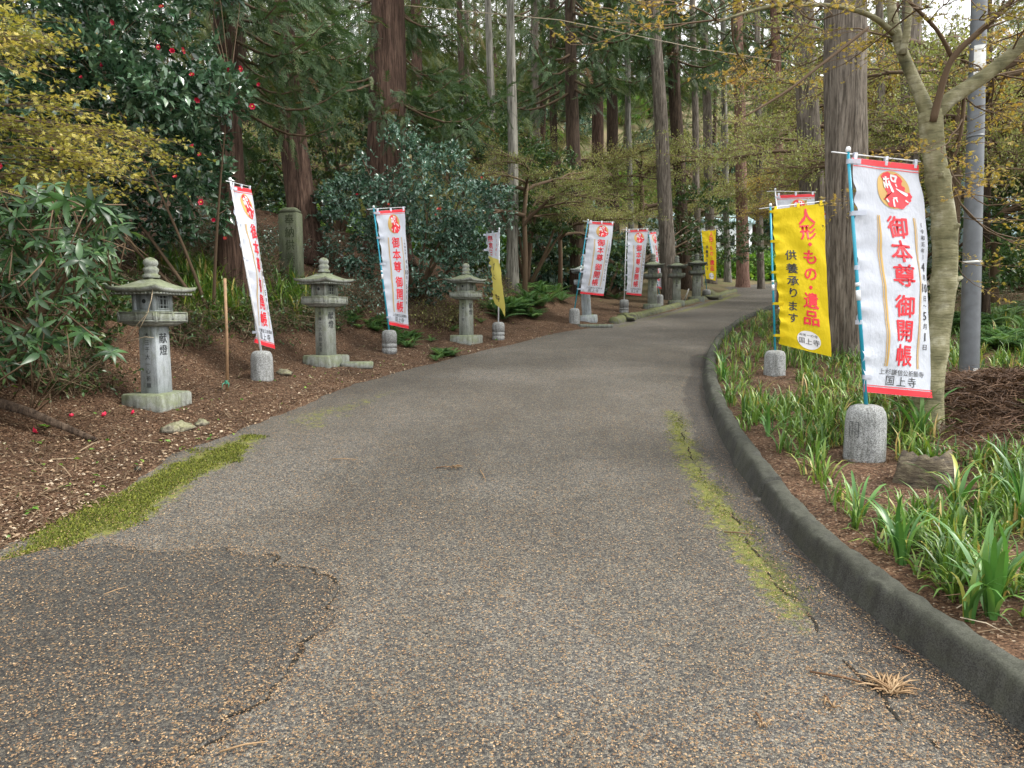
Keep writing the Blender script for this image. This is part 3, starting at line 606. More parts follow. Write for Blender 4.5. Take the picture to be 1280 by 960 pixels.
    for v in (.03, .42, .83, 1.25, 1.68):
        p = fn(np.array([0.01]), np.array([v]))[0]; s_ = np.clip((p[2] - base[2]) / (top[2] - base[2]), 0, 1); pc = base + (top - base) * s_
        e = nrm((p - pc) * (1, 1, 0)) if np.linalg.norm((p - pc)[:2]) > .004 else tv
        pc2 = pc - e * .018; u_ = np.array([0, 0, .016]); f_ = np.cross(e, [0, 0, 1]) * .016
        V = [p + e * .05 - u_ + f_ * .3, p + e * .05 + u_ + f_ * .3, pc + u_ + f_, pc - u_ + f_, pc2 + u_, pc2 - u_, pc + u_ - f_, pc - u_ - f_, p + e * .05 + u_ - f_ * .3, p + e * .05 - u_ - f_ * .3]
        mb = MB(); mb.add(np.array(V), [np.array([(0, 1, 2, 3), (3, 2, 4, 5), (5, 4, 6, 7), (7, 6, 8, 9)])]); mb.obj('tab', M['cloth_white'] if design != 'yellow' else M['cloth_yellow'], cl)
    return root
banner('large white temple banner on teal pole in the bed at right, nearest the camera', (1080, 572), (1060, 190), (1064, 197), (1148, 206), (1078, 490), (1166, 498), 'white', 'teal', seed=1, rings=False, whigh=.39, wrad=.135, tag_lbl=True, bulge=.05)
banner('yellow banner with red lettering on teal pole in the bed at right', (968, 468), (963, 258), (966, 262), (1029, 254), (975, 430), (1038, 446), 'yellow', 'teal', seed=2.6, rings=False, whigh=.30, wrad=.125, ripple=.02, bulge=.04)
banner('white banner on white pole standing right behind the yellow banner', (985, 425), (969, 238), (971, 244), (1018, 242), (976, 395), (1022, 398), 'white', 'white_pl', seed=4, rings=False)
banner('white banner mostly hidden between yellow banner and thick cedar trunk', (1044, 414), (1040, 262), (1022, 268), (1041, 264), (1026, 395), (1043, 398), 'white', 'white_pl', seed=5, rings=False)
banner('narrow leaning white banner on white pole beside the nearest stone lantern', (328, 474), (288, 226), (290, 232), (313, 236), (321, 428), (342, 437), 'white', 'white_pl', seed=3, rings=False, whigh=.34, wrad=.125, ripple=.02)
banner('white banner on dark teal pole between second and third stone lanterns', (487, 440), (467, 260), (470, 264), (506, 261), (485, 406), (511, 411), 'white', 'teal', seed=6, rings=True, whigh=.34, wrad=.115)
banner('twisted white and yellow banner on white pole beyond third stone lantern', (623, 424), (624, 287), (608, 292), (624, 290), (619, 378), (631, 396), 'two', 'white_pl', seed=7, rings=True, whigh=.32, wrad=.115, ripple=.03, far_right=-1)
banner('white banner on teal pole in front of the fourth stone lantern', (718, 404), (735, 276), (737, 277), (767, 279), (725, 367), (754, 370), 'white', 'teal', seed=8, rings=False, whigh=.34, wrad=.12)
banner('white banner on white pole left of the fifth stone lantern', (780, 391), (783, 286), (785, 288), (810, 287), (783, 368), (801, 370), 'white', 'white_pl', seed=9, rings=True, whigh=.36, wrad=.125)
banner('slim white banner behind the fifth lantern in front of grey trunk', (824, 381), (810, 289), (811, 291), (820, 290), (819, 359), (827, 362), 'white', 'teal', seed=10, rings=False, whigh=.32, wrad=.12)
banner('small far yellow banner at the bend beside the last lantern', (883, 374), (876, 288), (877, 289), (895, 288), (881, 348), (895, 351), 'yellow', 'teal', seed=11, rings=True, whigh=.36, wrad=.15, bulge=.02)

# ------------------------------------------------------------------ stone lanterns
def lantern(label, px, Ht, phi, mt, shaft_mt, left_txt, right_txt='献燈', lean=0, slim=1.):
    g = G(*px); root = thing('stone_lantern', label, 'stone lantern', (g[0], g[1], g[2] - .02), rot=(0, R(lean), -R(phi)), group='stone lanterns beside the road')
    k = Ht / 1.45; r_ = random.Random(label)
    def bx(mb, w_, z0, z1, bev=.008, taper=1.): mb.box((0, 0, (z0 + z1) / 2 * k), (w_ * k, w_ * k, (z1 - z0) * k), bev=bev, taper=taper)
    mb = MB(); bx(mb, .45, -.1, .145, .015); mb.obj('plinth', mt, root)
    mb = MB(); bx(mb, .20 * slim, .13, .81, .006, .95); sh = mb.obj('shaft', shaft_mt, root)
    mb = MB(); bx(mb, .31, .795, .835, .01, 1.25); bx(mb, .44, .83, .935, .006)
    mb.obj('shelf', mt, root)
    # recessed long panels on the shelf faces: raised rims
    mb = MB()
    for q in range(4):
        M_ = rotz(q * math.pi / 2)
        for (x0, x1, z0, z1) in ((-.20, .20, .922, .932), (-.20, .20, .842, .852), (-.20, -.185, .852, .922), (.185, .20, .852, .922), (-.01, .01, .852, .922)):
            V = np.array([(x, y, z) for x in (x0, x1) for y in (-.2265, -.2195) for z in (z0, z1)]) * k
            mb.add(V @ M_.T, [np.array([(0, 1, 3, 2), (4, 6, 7, 5), (0, 4, 5, 1), (2, 3, 7, 6), (0, 2, 6, 4), (1, 5, 7, 3)])])
    mb.obj('shelf_rim', mt, root)
    # fire box: corner posts, lintels, inset walls
    mb = MB(); a = .125
    for sx in (-1, 1):
        for sy in (-1, 1): mb.box((sx * (a - .02) * k, sy * (a - .02) * k, 1.03 * k), (.04 * k, .04 * k, .19 * k))
    mb.box((0, 0, 1.03 * k), (.225 * k, .225 * k, .19 * k)); bx(mb, .256, .934, .955); bx(mb, .256, 1.105, 1.125)
    fb = mb.obj('fire_box', shaft_mt, root)
    mb = MB()
    for sx in (-1, 1):                              # lattice windows on the road side and its opposite
        x = sx * .1135 * k; mb.box((x, 0, 1.03 * k), (.004 * k, .13 * k, .12 * k))
    wd = mb.obj('window', M['engrave'], fb)
    mb = MB()
    for sx in (-1, 1):
        x = sx * .118 * k
        for y in (-.045, 0, .045): mb.box((x, y * k, 1.03 * k), (.01 * k, .008 * k, .125 * k))
        for z in (-.03, .03): mb.box((x, 0, (1.03 + z) * k), (.008 * k, .13 * k, .008 * k))
        for (y, z, sy, sz) in ((0, .066, .15, .012), (0, -.066, .15, .012), (.07, 0, .012, .12), (-.07, 0, .012, .12)): mb.box((x, y * k, (1.03 + z) * k), (.012 * k, sy * k, sz * k))
    tag(mb.obj('lattice', shaft_mt, fb), kind='stuff')
    mb = MB()
    for sy in (-1, 1):                              # round opening with a crescent rim
        an = np.linspace(0, 2 * math.pi, 17)[:-1]; y = sy * .1145 * k
        V = np.array([(.022 * k * math.cos(q), y, (1.035 + .022 * math.sin(q)) * k) for q in an] + [(0, y, 1.035 * k)]); mb.add(V, np.array([(i, (i + 1) % 16, 16) for i in range(16)]))
    mb.obj('round_opening', M['engrave'], fb)
    # roof with curved eaves and lifted corners
    mb = MB(); n_ = 13; e = .285; uu = np.linspace(-1, 1, n_); U, W_ = np.meshgrid(uu, uu)
    m_ = np.maximum(abs(U), abs(W_)); rad = np.sqrt(U ** 2 + W_ ** 2)
    zt = 1.155 + .115 * (1 - m_) ** 1.5 * 1.15 + .028 * (np.clip(rad - .85, 0, 1) / .56) ** 1.6; zb = zt * 0 + 1.118 + .028 * (np.clip(rad - .85, 0, 1) / .56) ** 1.6 * (m_ > .6)
    Vt = np.stack([U * e, W_ * e, zt], -1).reshape(-1, 3) * k; Vb = np.stack([U * (e - .012), W_ * (e - .012), zb], -1).reshape(-1, 3) * k
    i, j = np.meshgrid(np.arange(n_ - 1), np.arange(n_ - 1), indexing='ij'); q = (i * n_ + j).ravel()
    Ft = np.stack([q, q + 1, q + n_ + 1, q + n_], -1); Fb = Ft[:, ::-1] + n_ * n_
    ed = [k_ for k_ in range(n_)] + [k_ * n_ + n_ - 1 for k_ in range(1, n_)] + [n_ * n_ - 1 - k_ for k_ in range(1, n_)] + [(n_ - 1 - k_) * n_ for k_ in range(1, n_ - 1)]
    Fs = np.array([(a_, a_ + n_ * n_, b_ + n_ * n_, b_) for a_, b_ in zip(ed, ed[1:] + ed[:1])])
    mb.add(np.vstack([Vt, Vb]), [Ft, Fb, Fs]); 
    rf = mb.obj('roof', mt, root)
    mb = MB()
    for q_ in range(4):                              # rafters under the eaves
        for x in np.linspace(-.23, .23, 12):
            V = np.array([(x + dx, y, z) for dx in (-.007, .007) for y in (-.262, -.14) for z in (1.098, 1.119)]) * k
            mb.add(V @ rotz(q_ * math.pi / 2).T, [np.array([(0, 1, 3, 2), (4, 6, 7, 5), (0, 4, 5, 1), (2, 3, 7, 6), (0, 2, 6, 4), (1, 5, 7, 3)])])
    mb.obj('rafter_row', mt, rf)
    mb = MB(); mb.lathe([(.075 * k, 1.262 * k), (.082 * k, 1.285 * k), (.06 * k, 1.298 * k), (.058 * k, 1.31 * k), (.07 * k, 1.33 * k), (.07 * k, 1.35 * k), (.052 * k, 1.368 * k), (.055 * k, 1.378 * k), (.068 * k, 1.40 * k), (.062 * k, 1.43 * k), (.035 * k, 1.452 * k), (0, 1.462 * k)], 16); mb.obj('finial', mt, root, True)
    hw = .1 * k * slim
    if right_txt:
        mb = MB(); fr = lambda u, v: np.stack([np.full(np.shape(u), 1.) * (hw * (.999 - .04 * (1 - np.asarray(v) / (.68 * k))) + .003), np.asarray(u), .81 * k - np.asarray(v)], -1)
        col_text(mb, [(c, 0., (.13 + .115 * i_) * k, .10 * k) for i_, c in enumerate(right_txt)], fr, .01); mb.obj('carved_lettering', M['engrave'], sh)
    if left_txt:
        mb = MB(); fl = lambda u, v: np.stack([np.asarray(u), -np.full(np.shape(u), 1.) * (hw * (.999 - .04 * (1 - np.asarray(v) / (.68 * k))) + .003), .81 * k - np.asarray(v)], -1)
        col_text(mb, [(c, 0.0, (.10 + .07 * i_) * k, .05 * k) for i_, c in enumerate(left_txt)], fl, .01); mb.obj('carved_lettering', M['engrave'], sh)
    return root, g, k
L1, g1, k1 = lantern('nearest stone lantern with clean pale shaft and a loose wire hanging from its roof', (197, 506), 1.43, 13, M['lantern'], M['lantern_white'], '木三千大一心祈願')
lantern('second stone lantern, pale green with ball finial, beside the tall stone slab', (408, 455), 1.44, 27, M['lantern'], M['lantern'], '佐藤二大先師家者')
lantern('third stone lantern between the banner on teal pole and the twisted banner', (583, 427), 1.38, 30, M['lantern'], M['lantern'], '佐藤三八郎')
lantern('fourth stone lantern, half hidden behind a white banner, leaning a little', (734, 401), 1.53, 10, M['lantern_white'], M['lantern_white'], '', '', -4)
lantern('fifth stone lantern, dark and weathered, behind the low kerb beside white banners', (815, 386), 1.60, 8, M['lantern_dark'], M['lantern'], '先祖代々', '', 0, 1.15)
lantern('sixth stone lantern, dark, standing right in front of a tall grey trunk', (845, 381), 1.56, 8, M['lantern_dark'], M['lantern'], '◎奉納', '', 0, 1.15)
lantern('last stone lantern before the bend, next to the small yellow banner', (870, 376), 1.66, 8, M['lantern_dark'], M['lantern'], '奉納燈', '', 0, 1.2)
mb = MB(); q = lambda px, py, d: P(px, py, d)
d1 = g1[1] - .3
pts = [q(191, 362, d1), q(189, 375, d1 - .04), q(184, 392, d1 - .05), q(172, 405, d1 - .04), q(163, 418, d1), q(158, 425, d1)]
mb.tube(pts, [.004] * 6, 5); pts = [q(158, 428, d1), q(170, 424, d1), q(182, 421, d1 - .02), q(192, 422, d1)]; mb.tube(pts, [.003] * 4, 5)
mb.tube([q(186, 388, d1 - .04), q(176, 408, d1 - .03), q(168, 420, d1)], [.003] * 3, 5)
tag(mb.obj('wire', M['wire']), 'thin tan wire dangling loosely down the nearest stone lantern', 'wire')

# ------------------------------------------------------------------ standing stone, stake, slab, log, rocks, stump, pole
sx_, sy_ = P(365, 340, 11.6)[0], 11.6; sz_ = Hs(sx_, sy_)
st = thing('stone_slab', 'tall narrow mossy stone slab with carved characters at the foot of a cedar', 'stone slab', (sx_, sy_, sz_ - .15), -.25)
top_z = P(365, 260, 11.6)[2] - sz_ + .15; mb = MB(); mb.box((0, 0, top_z * .47), (.36, .2, top_z * .94), bev=.015, taper=.97); mb.box((0, 0, top_z * .97), (.34, .19, top_z * .06), bev=.02, taper=.75); mb.obj('slab', M['stele'], st)
mb = MB(); col_text(mb, [(c, 0.04, .2 + .21 * i_, .17) for i_, c in enumerate('奉納供養塔')], lambda u, v: np.stack([u, -np.full(np.shape(u), .1035), top_z - v], -1), .01); mb.obj('carved_lettering', plain('mossy_carving', (.05, .065, .03), .9), st)
g = G(284, 489); t_ = P(281, 348, g[1]); stk = thing('garden_stake', 'thin brown wooden stake with green string tied low, near the leaning banner', 'stake', tuple(g))
mb = MB(); mb.tube([(0, 0, -.1), (np.array(t_) - g) * .5 + (.008, 0, 0), np.array(t_) - g], [.018, .015, .016], 8, lump=.2); mb.obj('stick', M['bamboo'], stk)
mb = MB()
for z in (.08, .09, .10, .11): mb.lathe([(.017, z), (.022, z + .004), (.017, z + .008)], 10)
mb.tube([(.018, -.01, .095), (.035, -.03, .08), (.03, -.04, .04)], [.004, .003, .002], 5); mb.tube([(-.018, -.01, .095), (-.035, -.03, .08), (-.04, -.04, .03)], [.004, .003, .002], 5); mb.obj('string_knot', M['string'], stk)
def rock(name, label, px, sz, mt, cat='rock', seed=0, lift=.3, n=2):
    g = G(*px); import bmesh as bm_; b_ = bm_.new(); bm_.ops.create_icosphere(b_, subdivisions=n + 1, radius=1); V = np.array([v.co[:] for v in b_.verts]); F = np.array([[v.index for v in f.verts] for f in b_.faces]); b_.free()
    V = V * (1 + (fbm(V[:, 0] * 1.8 + seed, V[:, 1] * 1.8 + 5, V[:, 2] * 1.8 + 3) - .5)[:, None] * 1.5) * np.array(sz)
    o = link(name, mesh_np(name, V, [F], mt, None, False), None, (g[0], g[1], g[2] + sz[2] * lift), (0, 0, seed)); return tag(o, label, cat)
rock('rock', 'pale knobbly rock in the litter just right of the nearest lantern', (222, 538), (.13, .08, .06), M['rock'], seed=1)
rock('rock', 'small pale stone lying right of the knobbly rock by the road edge', (252, 531), (.06, .05, .04), M['rock'], seed=2)
rock('rock', 'yellowish mossy rock beside the foot of the leaning banner weight', (356, 468), (.10, .07, .05), M['rock'], seed=3)
rock('rock', 'dark mossy boulder at the foot of the last lantern', (890, 374), (.45, .35, .22), M['kerb_moss'], seed=4)
rock('pebble', 'single white pebble on the asphalt beside the right kerb', (1236, 902), (.011, .009, .008), M['pebble'], 'pebble', 5, .8, 1)
rock('rock', 'grey blunt end stone where the low mossy kerb begins', (784, 400), (.35, .22, .14), M['kerb_moss'], seed=8)
rock('pebble', 'dark stone chip on the litter above the bright moss', (172, 588), (.03, .02, .015), M['kerb'], 'pebble', 6, .6, 1)
g = G(447, 458); mb = MB(); mb.box((0, 0, .02), (.42, .2, .09), bev=.012); tag(mb.obj('flat_stone', M['lantern'], loc=tuple(g), rot=(0, 0, .15)), 'flat pale stone half buried beside the second lantern plinth', 'stone')
g = G(733, 408); mb = MB(); mb.box((.2, 0, .01), (.75, .3, .08), bev=.012); tag(mb.obj('flat_stone', M['lantern_dark'], loc=tuple(g), rot=(0, 0, .1)), 'low stone slab under the fourth lantern', 'stone')
a = G(-60, 492); b_ = G(120, 552); mb = MB(); mb.tube([a + (0, 0, .02), a * .7 + b_ * .3 + (0, .03, .04), (a + b_) / 2 + (0, .05, .04), b_ + (0, 0, .01)], [.045, .04, .035, .02], 12, lump=.35); tag(mb.obj('fallen_log', M['bark_brown'], smooth=True), 'dark rotting fallen branch on the litter at the far left', 'log')
a = G(855, 378) ; c_ = P(861, 361, a[1] - .2); mb = MB(); mb.tube([a, c_], [.03, .02], 6); tag(mb.obj('broken_stick', M['pebble']), 'pale broken stick leaning between the sixth and last lanterns', 'stick')
g = G(1158, 602); mb = MB(); an = np.linspace(0, 2 * math.pi, 28, endpoint=False)
prf = []; 
for z, r_ in ((-.08, .21), (0, .195), (.06, .18), (.12, .17), (.155, .155)): prf.append([(r_ * (1 + .18 * (vnoise(np.array([math.cos(q) * 3 + 9]), np.array([math.sin(q) * 3 + 9]))[0] - .3)) * math.cos(q), r_ * .7 * math.sin(q) * (1 + .1 * math.sin(q * 7)), z + (.035 * math.sin(q * 3 + 1) + .02 * math.sin(q * 8) if z > .1 else 0)) for q in an])
V = np.array(prf).reshape(-1, 3); V = np.vstack([V, [(0, 0, .11)]]); F = [np.array([(i * 28 + j, i * 28 + (j + 1) % 28, (i + 1) * 28 + (j + 1) % 28, (i + 1) * 28 + j) for i in range(4) for j in range(28)]), np.array([(4 * 28 + j, 4 * 28 + (j + 1) % 28, 140) for j in range(28)])]
mb.add(V, F); tag(mb.obj('tree_stump', M['rotten'], loc=tuple(g)), 'low rotten tree stump among the strap leaves below the maple trunk', 'stump')
# utility pole
g = G(1211, 474); top = P(1224, 0, g[1] + .1) - g; up = top / top[2]
lp = thing('lamp_post', 'grey painted steel pole with a pale sticker at the right edge', 'lamp post', tuple(g))
mb = MB(); zz = np.array([-.2, .0, 1, 2, 3, 4, 5.5, 7]); mb.tube([up * z for z in zz], np.interp(zz, [0, 3.5, 7], [.098, .078, .06]), 28); mb.obj('pole', M['grey_paint'], lp, True)
s0 = (P(1230, 92, g[1]) - g)[2]; s1 = (P(1230, 55, g[1]) - g)[2]
mb = MB(); zz = np.linspace(s0, s1, 5); V = []
for z in zz:
    r_ = np.interp(z, [0, 3.5], [.098, .078]) + .002
    for a in np.linspace(R(-148), R(-62), 9): V.append(up * z + np.array([r_ * math.cos(a), r_ * math.sin(a), 0]))
mb.add(V, np.array([(i * 9 + j, i * 9 + j + 1, (i + 1) * 9 + j + 1, (i + 1) * 9 + j) for i in range(4) for j in range(8)])); mb.obj('sticker', M['sticker'], lp)
mb = MB(); mb.box((.01, -.1, .07), (.07, .02, .11), bev=.004); mb.obj('access_plate', M['sticker'], lp)
for zb in (1.28, 2.62, 3.3):
    mb = MB(); rb_ = np.interp(zb, [0, 3.5], [.098, .078]) + .003; mb.tube([up * (zb - .012), up * (zb + .012)], [rb_, rb_], 24); mb.obj('strap', M['sticker'] if zb < 2 else M['grey_paint'], lp, True)
mb = MB(); mb.tube([up * 6.9, up * 7.2 + (-.3, 0, 0), up * 7.3 + (-.9, -.1, 0)], [.03, .028, .025], 8); mb.obj('lamp_arm', M['grey_paint'], lp, True)
mb = MB(); mb.box(tuple(up * 7.3 + np.array([-1.15, -.1, 0])), (.55, .2, .1), bev=.02); mb.obj('lamp_head', M['white_pl'], lp)

# ------------------------------------------------------------------ leaf templates
def leaf_t(L=1., W=.45, fold=.06, droop=.12):
    return np.array([(0, 0, 0), (.45 * L, W / 2, fold * L), (.5 * L, 0, 0), (.45 * L, -W / 2, fold * L), (L, 0, -droop * L)]), np.array([(0, 2, 1), (0, 3, 2), (1, 2, 4), (2, 3, 4)])
def fullleaf(L=1., W=.36, n=6, droop=.25, fold=.08):
    V = []; 
    for k in range(n + 1):
        s_ = k / n; w_ = W * (math.sin(math.pi * s_ ** .8) * .5 + .01); z = -droop * s_ * s_ * L
        V += [(s_ * L, -w_, z + fold * w_ * 2), (s_ * L, 0, z), (s_ * L, w_, z + fold * w_ * 2)]
    F = []
    for k in range(n): a = 3 * k; F += [(a, a + 3, a + 4, a + 1), (a + 1, a + 4, a + 5, a + 2)]
    return np.array(V), np.array(F)
LEAF = leaf_t()
def leaves_on_tips(tips, dirs, per, size, spread=.9, back=.12, up=.5, r=rng, tmpl=LEAF, tlo=0., thi=1.):
    n = len(tips); p = np.repeat(tips, per, 0); d = np.repeat(nrm(dirs), per, 0); m_ = len(p)
    s_ = np.tile(np.linspace(0, 1, per), n)[:, None]; pos = p - d * s_ * back
    X = nrm(d * (1 - s_ * .7) + nrm(r.normal(size=(m_, 3))) * spread * (.4 + s_ * .6)); Z = nrm(np.array([0, 0, 1.]) * up + r.normal(size=(m_, 3)) * .45)
    tt = np.clip(np.repeat(r.uniform(tlo, thi, n), per) + r.uniform(-.25, .25, m_), 0, 1)
    return scatter(tmpl[0], tmpl[1], pos, X, Z, size * r.uniform(.5, 1.35, m_), tt)
def blob_tips(ells, n, r=rng, shell=.5, ns=1.2, thr=.42, flat=0.):
    """twig-tip positions in a union of ellipsoids, thinned by 3D noise so the mass has gaps"""
    out = []; dirs = []; wts = np.array([e[1][0] * e[1][1] * e[1][2] for e in ells]) ** .75; wts /= wts.sum(); off = r.uniform(0, 50)
    for e, w_ in zip(ells, wts):
        m_ = int(n * w_ * 2.2) + 4; u = nrm(r.normal(size=(m_, 3))); rad = r.uniform(0, 1, m_) ** (1 / 3 * (1 - shell)); q = u * rad[:, None]
        p = np.array(e[0]) + q * np.array(e[1])
        if flat: p[:, 2] = np.round(p[:, 2] / flat) * flat + r.normal(0, flat * .13, m_) - .10 * np.linalg.norm(q[:, :2] * e[1][0], axis=1)
        nz = fbm(p[:, 0] * ns + off, p[:, 1] * ns + off, p[:, 2] * ns + off, 2); k = nz > thr; p = p[k]; q = q[k]
        k = int(n * w_) + 1; out.append(p[:k]); dirs.append(nrm(q[:k] * (1, 1, .6) + r.normal(size=(len(q[:k]), 3)) * .4 + (0, 0, .12)))
    return np.vstack(out), np.vstack(dirs)
def limbs(mb, base, tips, r, nmain=7, rad=.05, sub=40, tint=.3):
    """boughs from the base to sampled tips"""
    idx = r.choice(len(tips), min(len(tips), nmain), replace=False); nodes = []
    for i in idx:
        e = tips[i]; c1 = base + (e - base) * .4 + np.array([0, 0, .15 * np.linalg.norm(e - base)]) * .5 + r.normal(size=3) * .1
        pts = np.array([base * (1 - s_) ** 2 + 2 * c1 * s_ * (1 - s_) + e * s_ * s_ for s_ in np.linspace(0, 1, 9)]); mb.tube(pts, np.linspace(rad, rad * .15, 9), 6, tint=tint); nodes.append(pts[3:])
    nodes = np.vstack(nodes)
    for i in r.choice(len(tips), min(len(tips), sub), replace=False):
        e = tips[i]; k = np.argmin(np.linalg.norm(nodes - e, axis=1)); a = nodes[k]; m_ = (a + e) / 2 + r.normal(size=3) * .05 * np.linalg.norm(e - a)
        mb.tube([a, m_, e], [rad * .22, rad * .14, rad * .06], 4, tint=tint, cap=False)

# --- flowers
def flower_mesh(s_=1.):
    mb = MB()
    for ring, (n_, rr, tilt) in enumerate(((6, 1., .35), (5, .75, .9))):
        for k in range(n_):
            a = 2 * math.pi * k / n_ + ring * .5; V, F = fullleaf(rr, .85, 3, -.35, .2); V = V * .045 * s_
            c_, s2 = math.cos(tilt), math.sin(tilt); V = V @ np.array([[c_, 0, s2], [0, 1, 0], [-s2, 0, c_]]); mb.add(V @ rotz(a).T, F, .5)
    return mb.mesh('flower', M['flower'])
FLOWER = flower_mesh(); STAM = MB().lathe([(0, 0), (.008, .005), (.009, .03), (0, .034)], 8).mesh('stamens', M['stamen'])
def flowers(parent, pts, toward=(0, -1, .1), sc=1.):
    for p in pts:
        d = Vector(nrm(np.array(toward) + rng.normal(size=3) * .45)); o = link('flower', FLOWER, parent, tuple(p), d.to_track_quat('Z', 'Y').to_euler(), sc * np.array([random.uniform(.5, .95), random.uniform(.5, .95), random.uniform(.5, .9)]))
        if random.random() < .5: link('stamens', STAM, o)
def bush(name, label, cat, ells, ntips, per, size, mt, base, stem_r=.04, seed=0, up=.5, flat=0., thr=.42, shell=.5, ns=1.2, nmain=7, sub=60, bark_m='twig', spread=.9, tmpl=LEAF, group=None, back=.12, tlo=0., thi=.9):
    r = np.random.default_rng(seed); root = thing(name, label, cat, tuple(base), group=group); b0 = np.array(base)
    ells = [(np.array(c_) - b0, rr) for c_, rr in ells]
    tips, dirs = blob_tips(ells, ntips, r, shell, ns, thr, flat); V, F, T = leaves_on_tips(tips, dirs, per, size, spread, back, up, r, tmpl, tlo, thi)
    link('crown', mesh_np('crown', V, F, mt, T), root)
    mb = MB(); limbs(mb, np.array([0, 0, -.05]), tips, r, nmain, stem_r, sub); link('trunk', mb.mesh('trunk', M[bark_m], True), root)
    return root, tips + b0
def E(px, py, d, wpx, hpx, dep): s_ = d / FPX; return (P(px, py, d), (wpx * s_, dep, hpx * s_))

# left camellia with red flowers
d = 8.6; bx_, by_ = P(262, 300, 9.2)[0], 9.2
cam_root, ct = bush('camellia_tree', 'large glossy camellia with red flowers overhanging the left side', 'camellia',
    [E(60, 40, 8.5, 110, 70, .9), E(170, 60, 8.6, 100, 70, .9), E(235, 115, 8.3, 85, 42, .7), E(150, 150, 8.9, 120, 80, .8), E(215, 190, 8.9, 75, 60, .6), E(60, 190, 9.2, 130, 100, .9), E(235, 262, 9.3, 55, 45, .5), E(120, 270, 9.5, 110, 60, .7), E(-60, 120, 9, 120, 160, 1.), E(90, -60, 8.8, 230, 90, 1.3), E(40, 260, 8.6, 120, 60, .8), E(110, 110, 8.2, 110, 60, .6)],
    4600, 9, .11, M['camellia'], (bx_, by_, Hs(bx_, by_)), .026, 11, thr=.38, ns=1.5, nmain=6, sub=120, up=.8, bark_m='twig')
fl = [(123, 43), (142, 28), (143, 38), (118, -2), (199, 60), (216, 64), (231, 63), (241, 94), (247, 124), (286, 88), (303, 86), (325, 105), (316, 133), (203, 9), (103, 98), (129, 82), (241, 184), (251, 194), (252, 253), (266, 274), (282, 298), (3, 208), (57, 217), (65, 183), (220, 222)]
flowers(cam_root, [P(a, b, 7.75 + .5 * random.random()) - np.array(cam_root.location) for a, b in fl], sc=1.15)
# second camellia, blue-green, centre left
bx_, by_ = P(520, 400, 13.6)[0], 13.6
c2, ct2 = bush('camellia_bush', 'dense blue green camellia bush behind the teal pole banner', 'camellia',
    [E(500, 215, 13, 60, 50, .8), E(460, 255, 13, 60, 45, .8), E(540, 245, 12.9, 80, 55, .9), E(595, 265, 13, 50, 45, .7), E(440, 300, 13.4, 50, 50, .7), E(520, 315, 13.2, 90, 60, .9), E(590, 330, 13.3, 45, 45, .6), E(500, 375, 13.6, 60, 35, .6), E(425, 240, 13.2, 35, 22, .5), E(505, 170, 13.2, 22, 26, .4), E(618, 235, 12.8, 26, 18, .4), E(398, 262, 13.2, 24, 16, .4), E(560, 195, 13.2, 26, 18, .4)],
    3000, 8, .08, M['camellia_blue'], (bx_, by_, Hs(bx_, by_)), .05, 12, thr=.46, ns=1.4, up=.9, sub=60)
flowers(c2, [P(a, b, 12.0) - np.array(c2.location) for a, b in ((550, 261), (545, 268), (447, 243), (602, 222), (548, 262), (486, 255))])
# dark evergreens behind
ev = [('evergreen_tree', 'dark layered evergreen between the two left cedar trunks', [E(320, 150, 16, 60, 30, 1), E(300, 200, 15, 50, 35, 1), E(335, 235, 15, 45, 30, 1), E(430, 150, 17, 55, 30, 1.2), E(440, 110, 18, 60, 30, 1.2), E(420, 200, 17, 60, 35, 1)], 2400, .10, .35),
      ('evergreen_tree', 'dark evergreen behind the broad central cedar trunk', [E(560, 130, 18, 60, 30, 1.2), E(600, 160, 18, 50, 25, 1), E(545, 165, 18, 45, 25, 1), E(640, 190, 19, 50, 30, 1.2), E(690, 230, 19, 50, 45, 1), E(660, 260, 18, 60, 35, 1)], 2300, .10, .4),
      ('evergreen_tree', 'dark evergreen beside the grey trunk behind the fifth lantern', [E(800, 300, 26, 40, 30, 1.2), E(870, 270, 27, 50, 40, 1.4), E(900, 300, 30, 60, 30, 1.4), E(690, 300, 22, 40, 40, 1), E(760, 330, 22, 50, 25, 1)], 2000, .13, .5),
      ('evergreen_tree', 'blue green shrub mass beyond the bend of the road', [E(960, 250, 58, 90, 45, 3), E(930, 300, 60, 80, 25, 2.5), E(1010, 280, 56, 60, 45, 2.5), E(890, 220, 60, 60, 40, 2.5)], 2400, .24, 0),
      ('evergreen_tree', 'dark bushy evergreen in the shade behind the steel pole', [E(1240, 330, 11, 60, 30, .8), E(1200, 300, 12, 50, 50, .8), E(1290, 260, 12, 60, 60, 1), E(1150, 340, 12, 50, 40, .8), E(1100, 300, 14, 60, 60, 1)], 1700, .09, 0)]
for k, (nm, lb, el, nt_, sz, fl_) in enumerate(ev):
    c0 = el[-1][0]; bb = (c0[0], c0[1] + .3, Hs(c0[0], c0[1] + .3)); bush(nm, lb, 'evergreen', el, nt_, 7, sz, M['evergreen'] if k != 3 else M['camellia_blue'], bb, .07, 20 + k, flat=fl_, thr=.42, up=.9)

bb = P(20, 470, 7.2); bush('evergreen_bush', 'dark small leaved bush filling the shade behind the whorled shrub at left', 'bush',
    [E(20, 330, 7.2, 120, 60, .5), E(110, 380, 7.3, 60, 45, .5), E(-60, 400, 7.0, 110, 60, .6), E(60, 440, 7.0, 80, 35, .4), E(-160, 360, 7., 140, 90, .7)], 1500, 8, .075, M['evergreen'], (bb[0], bb[1], Hs(bb[0], bb[1])), .03, 71, thr=.40, sub=50)
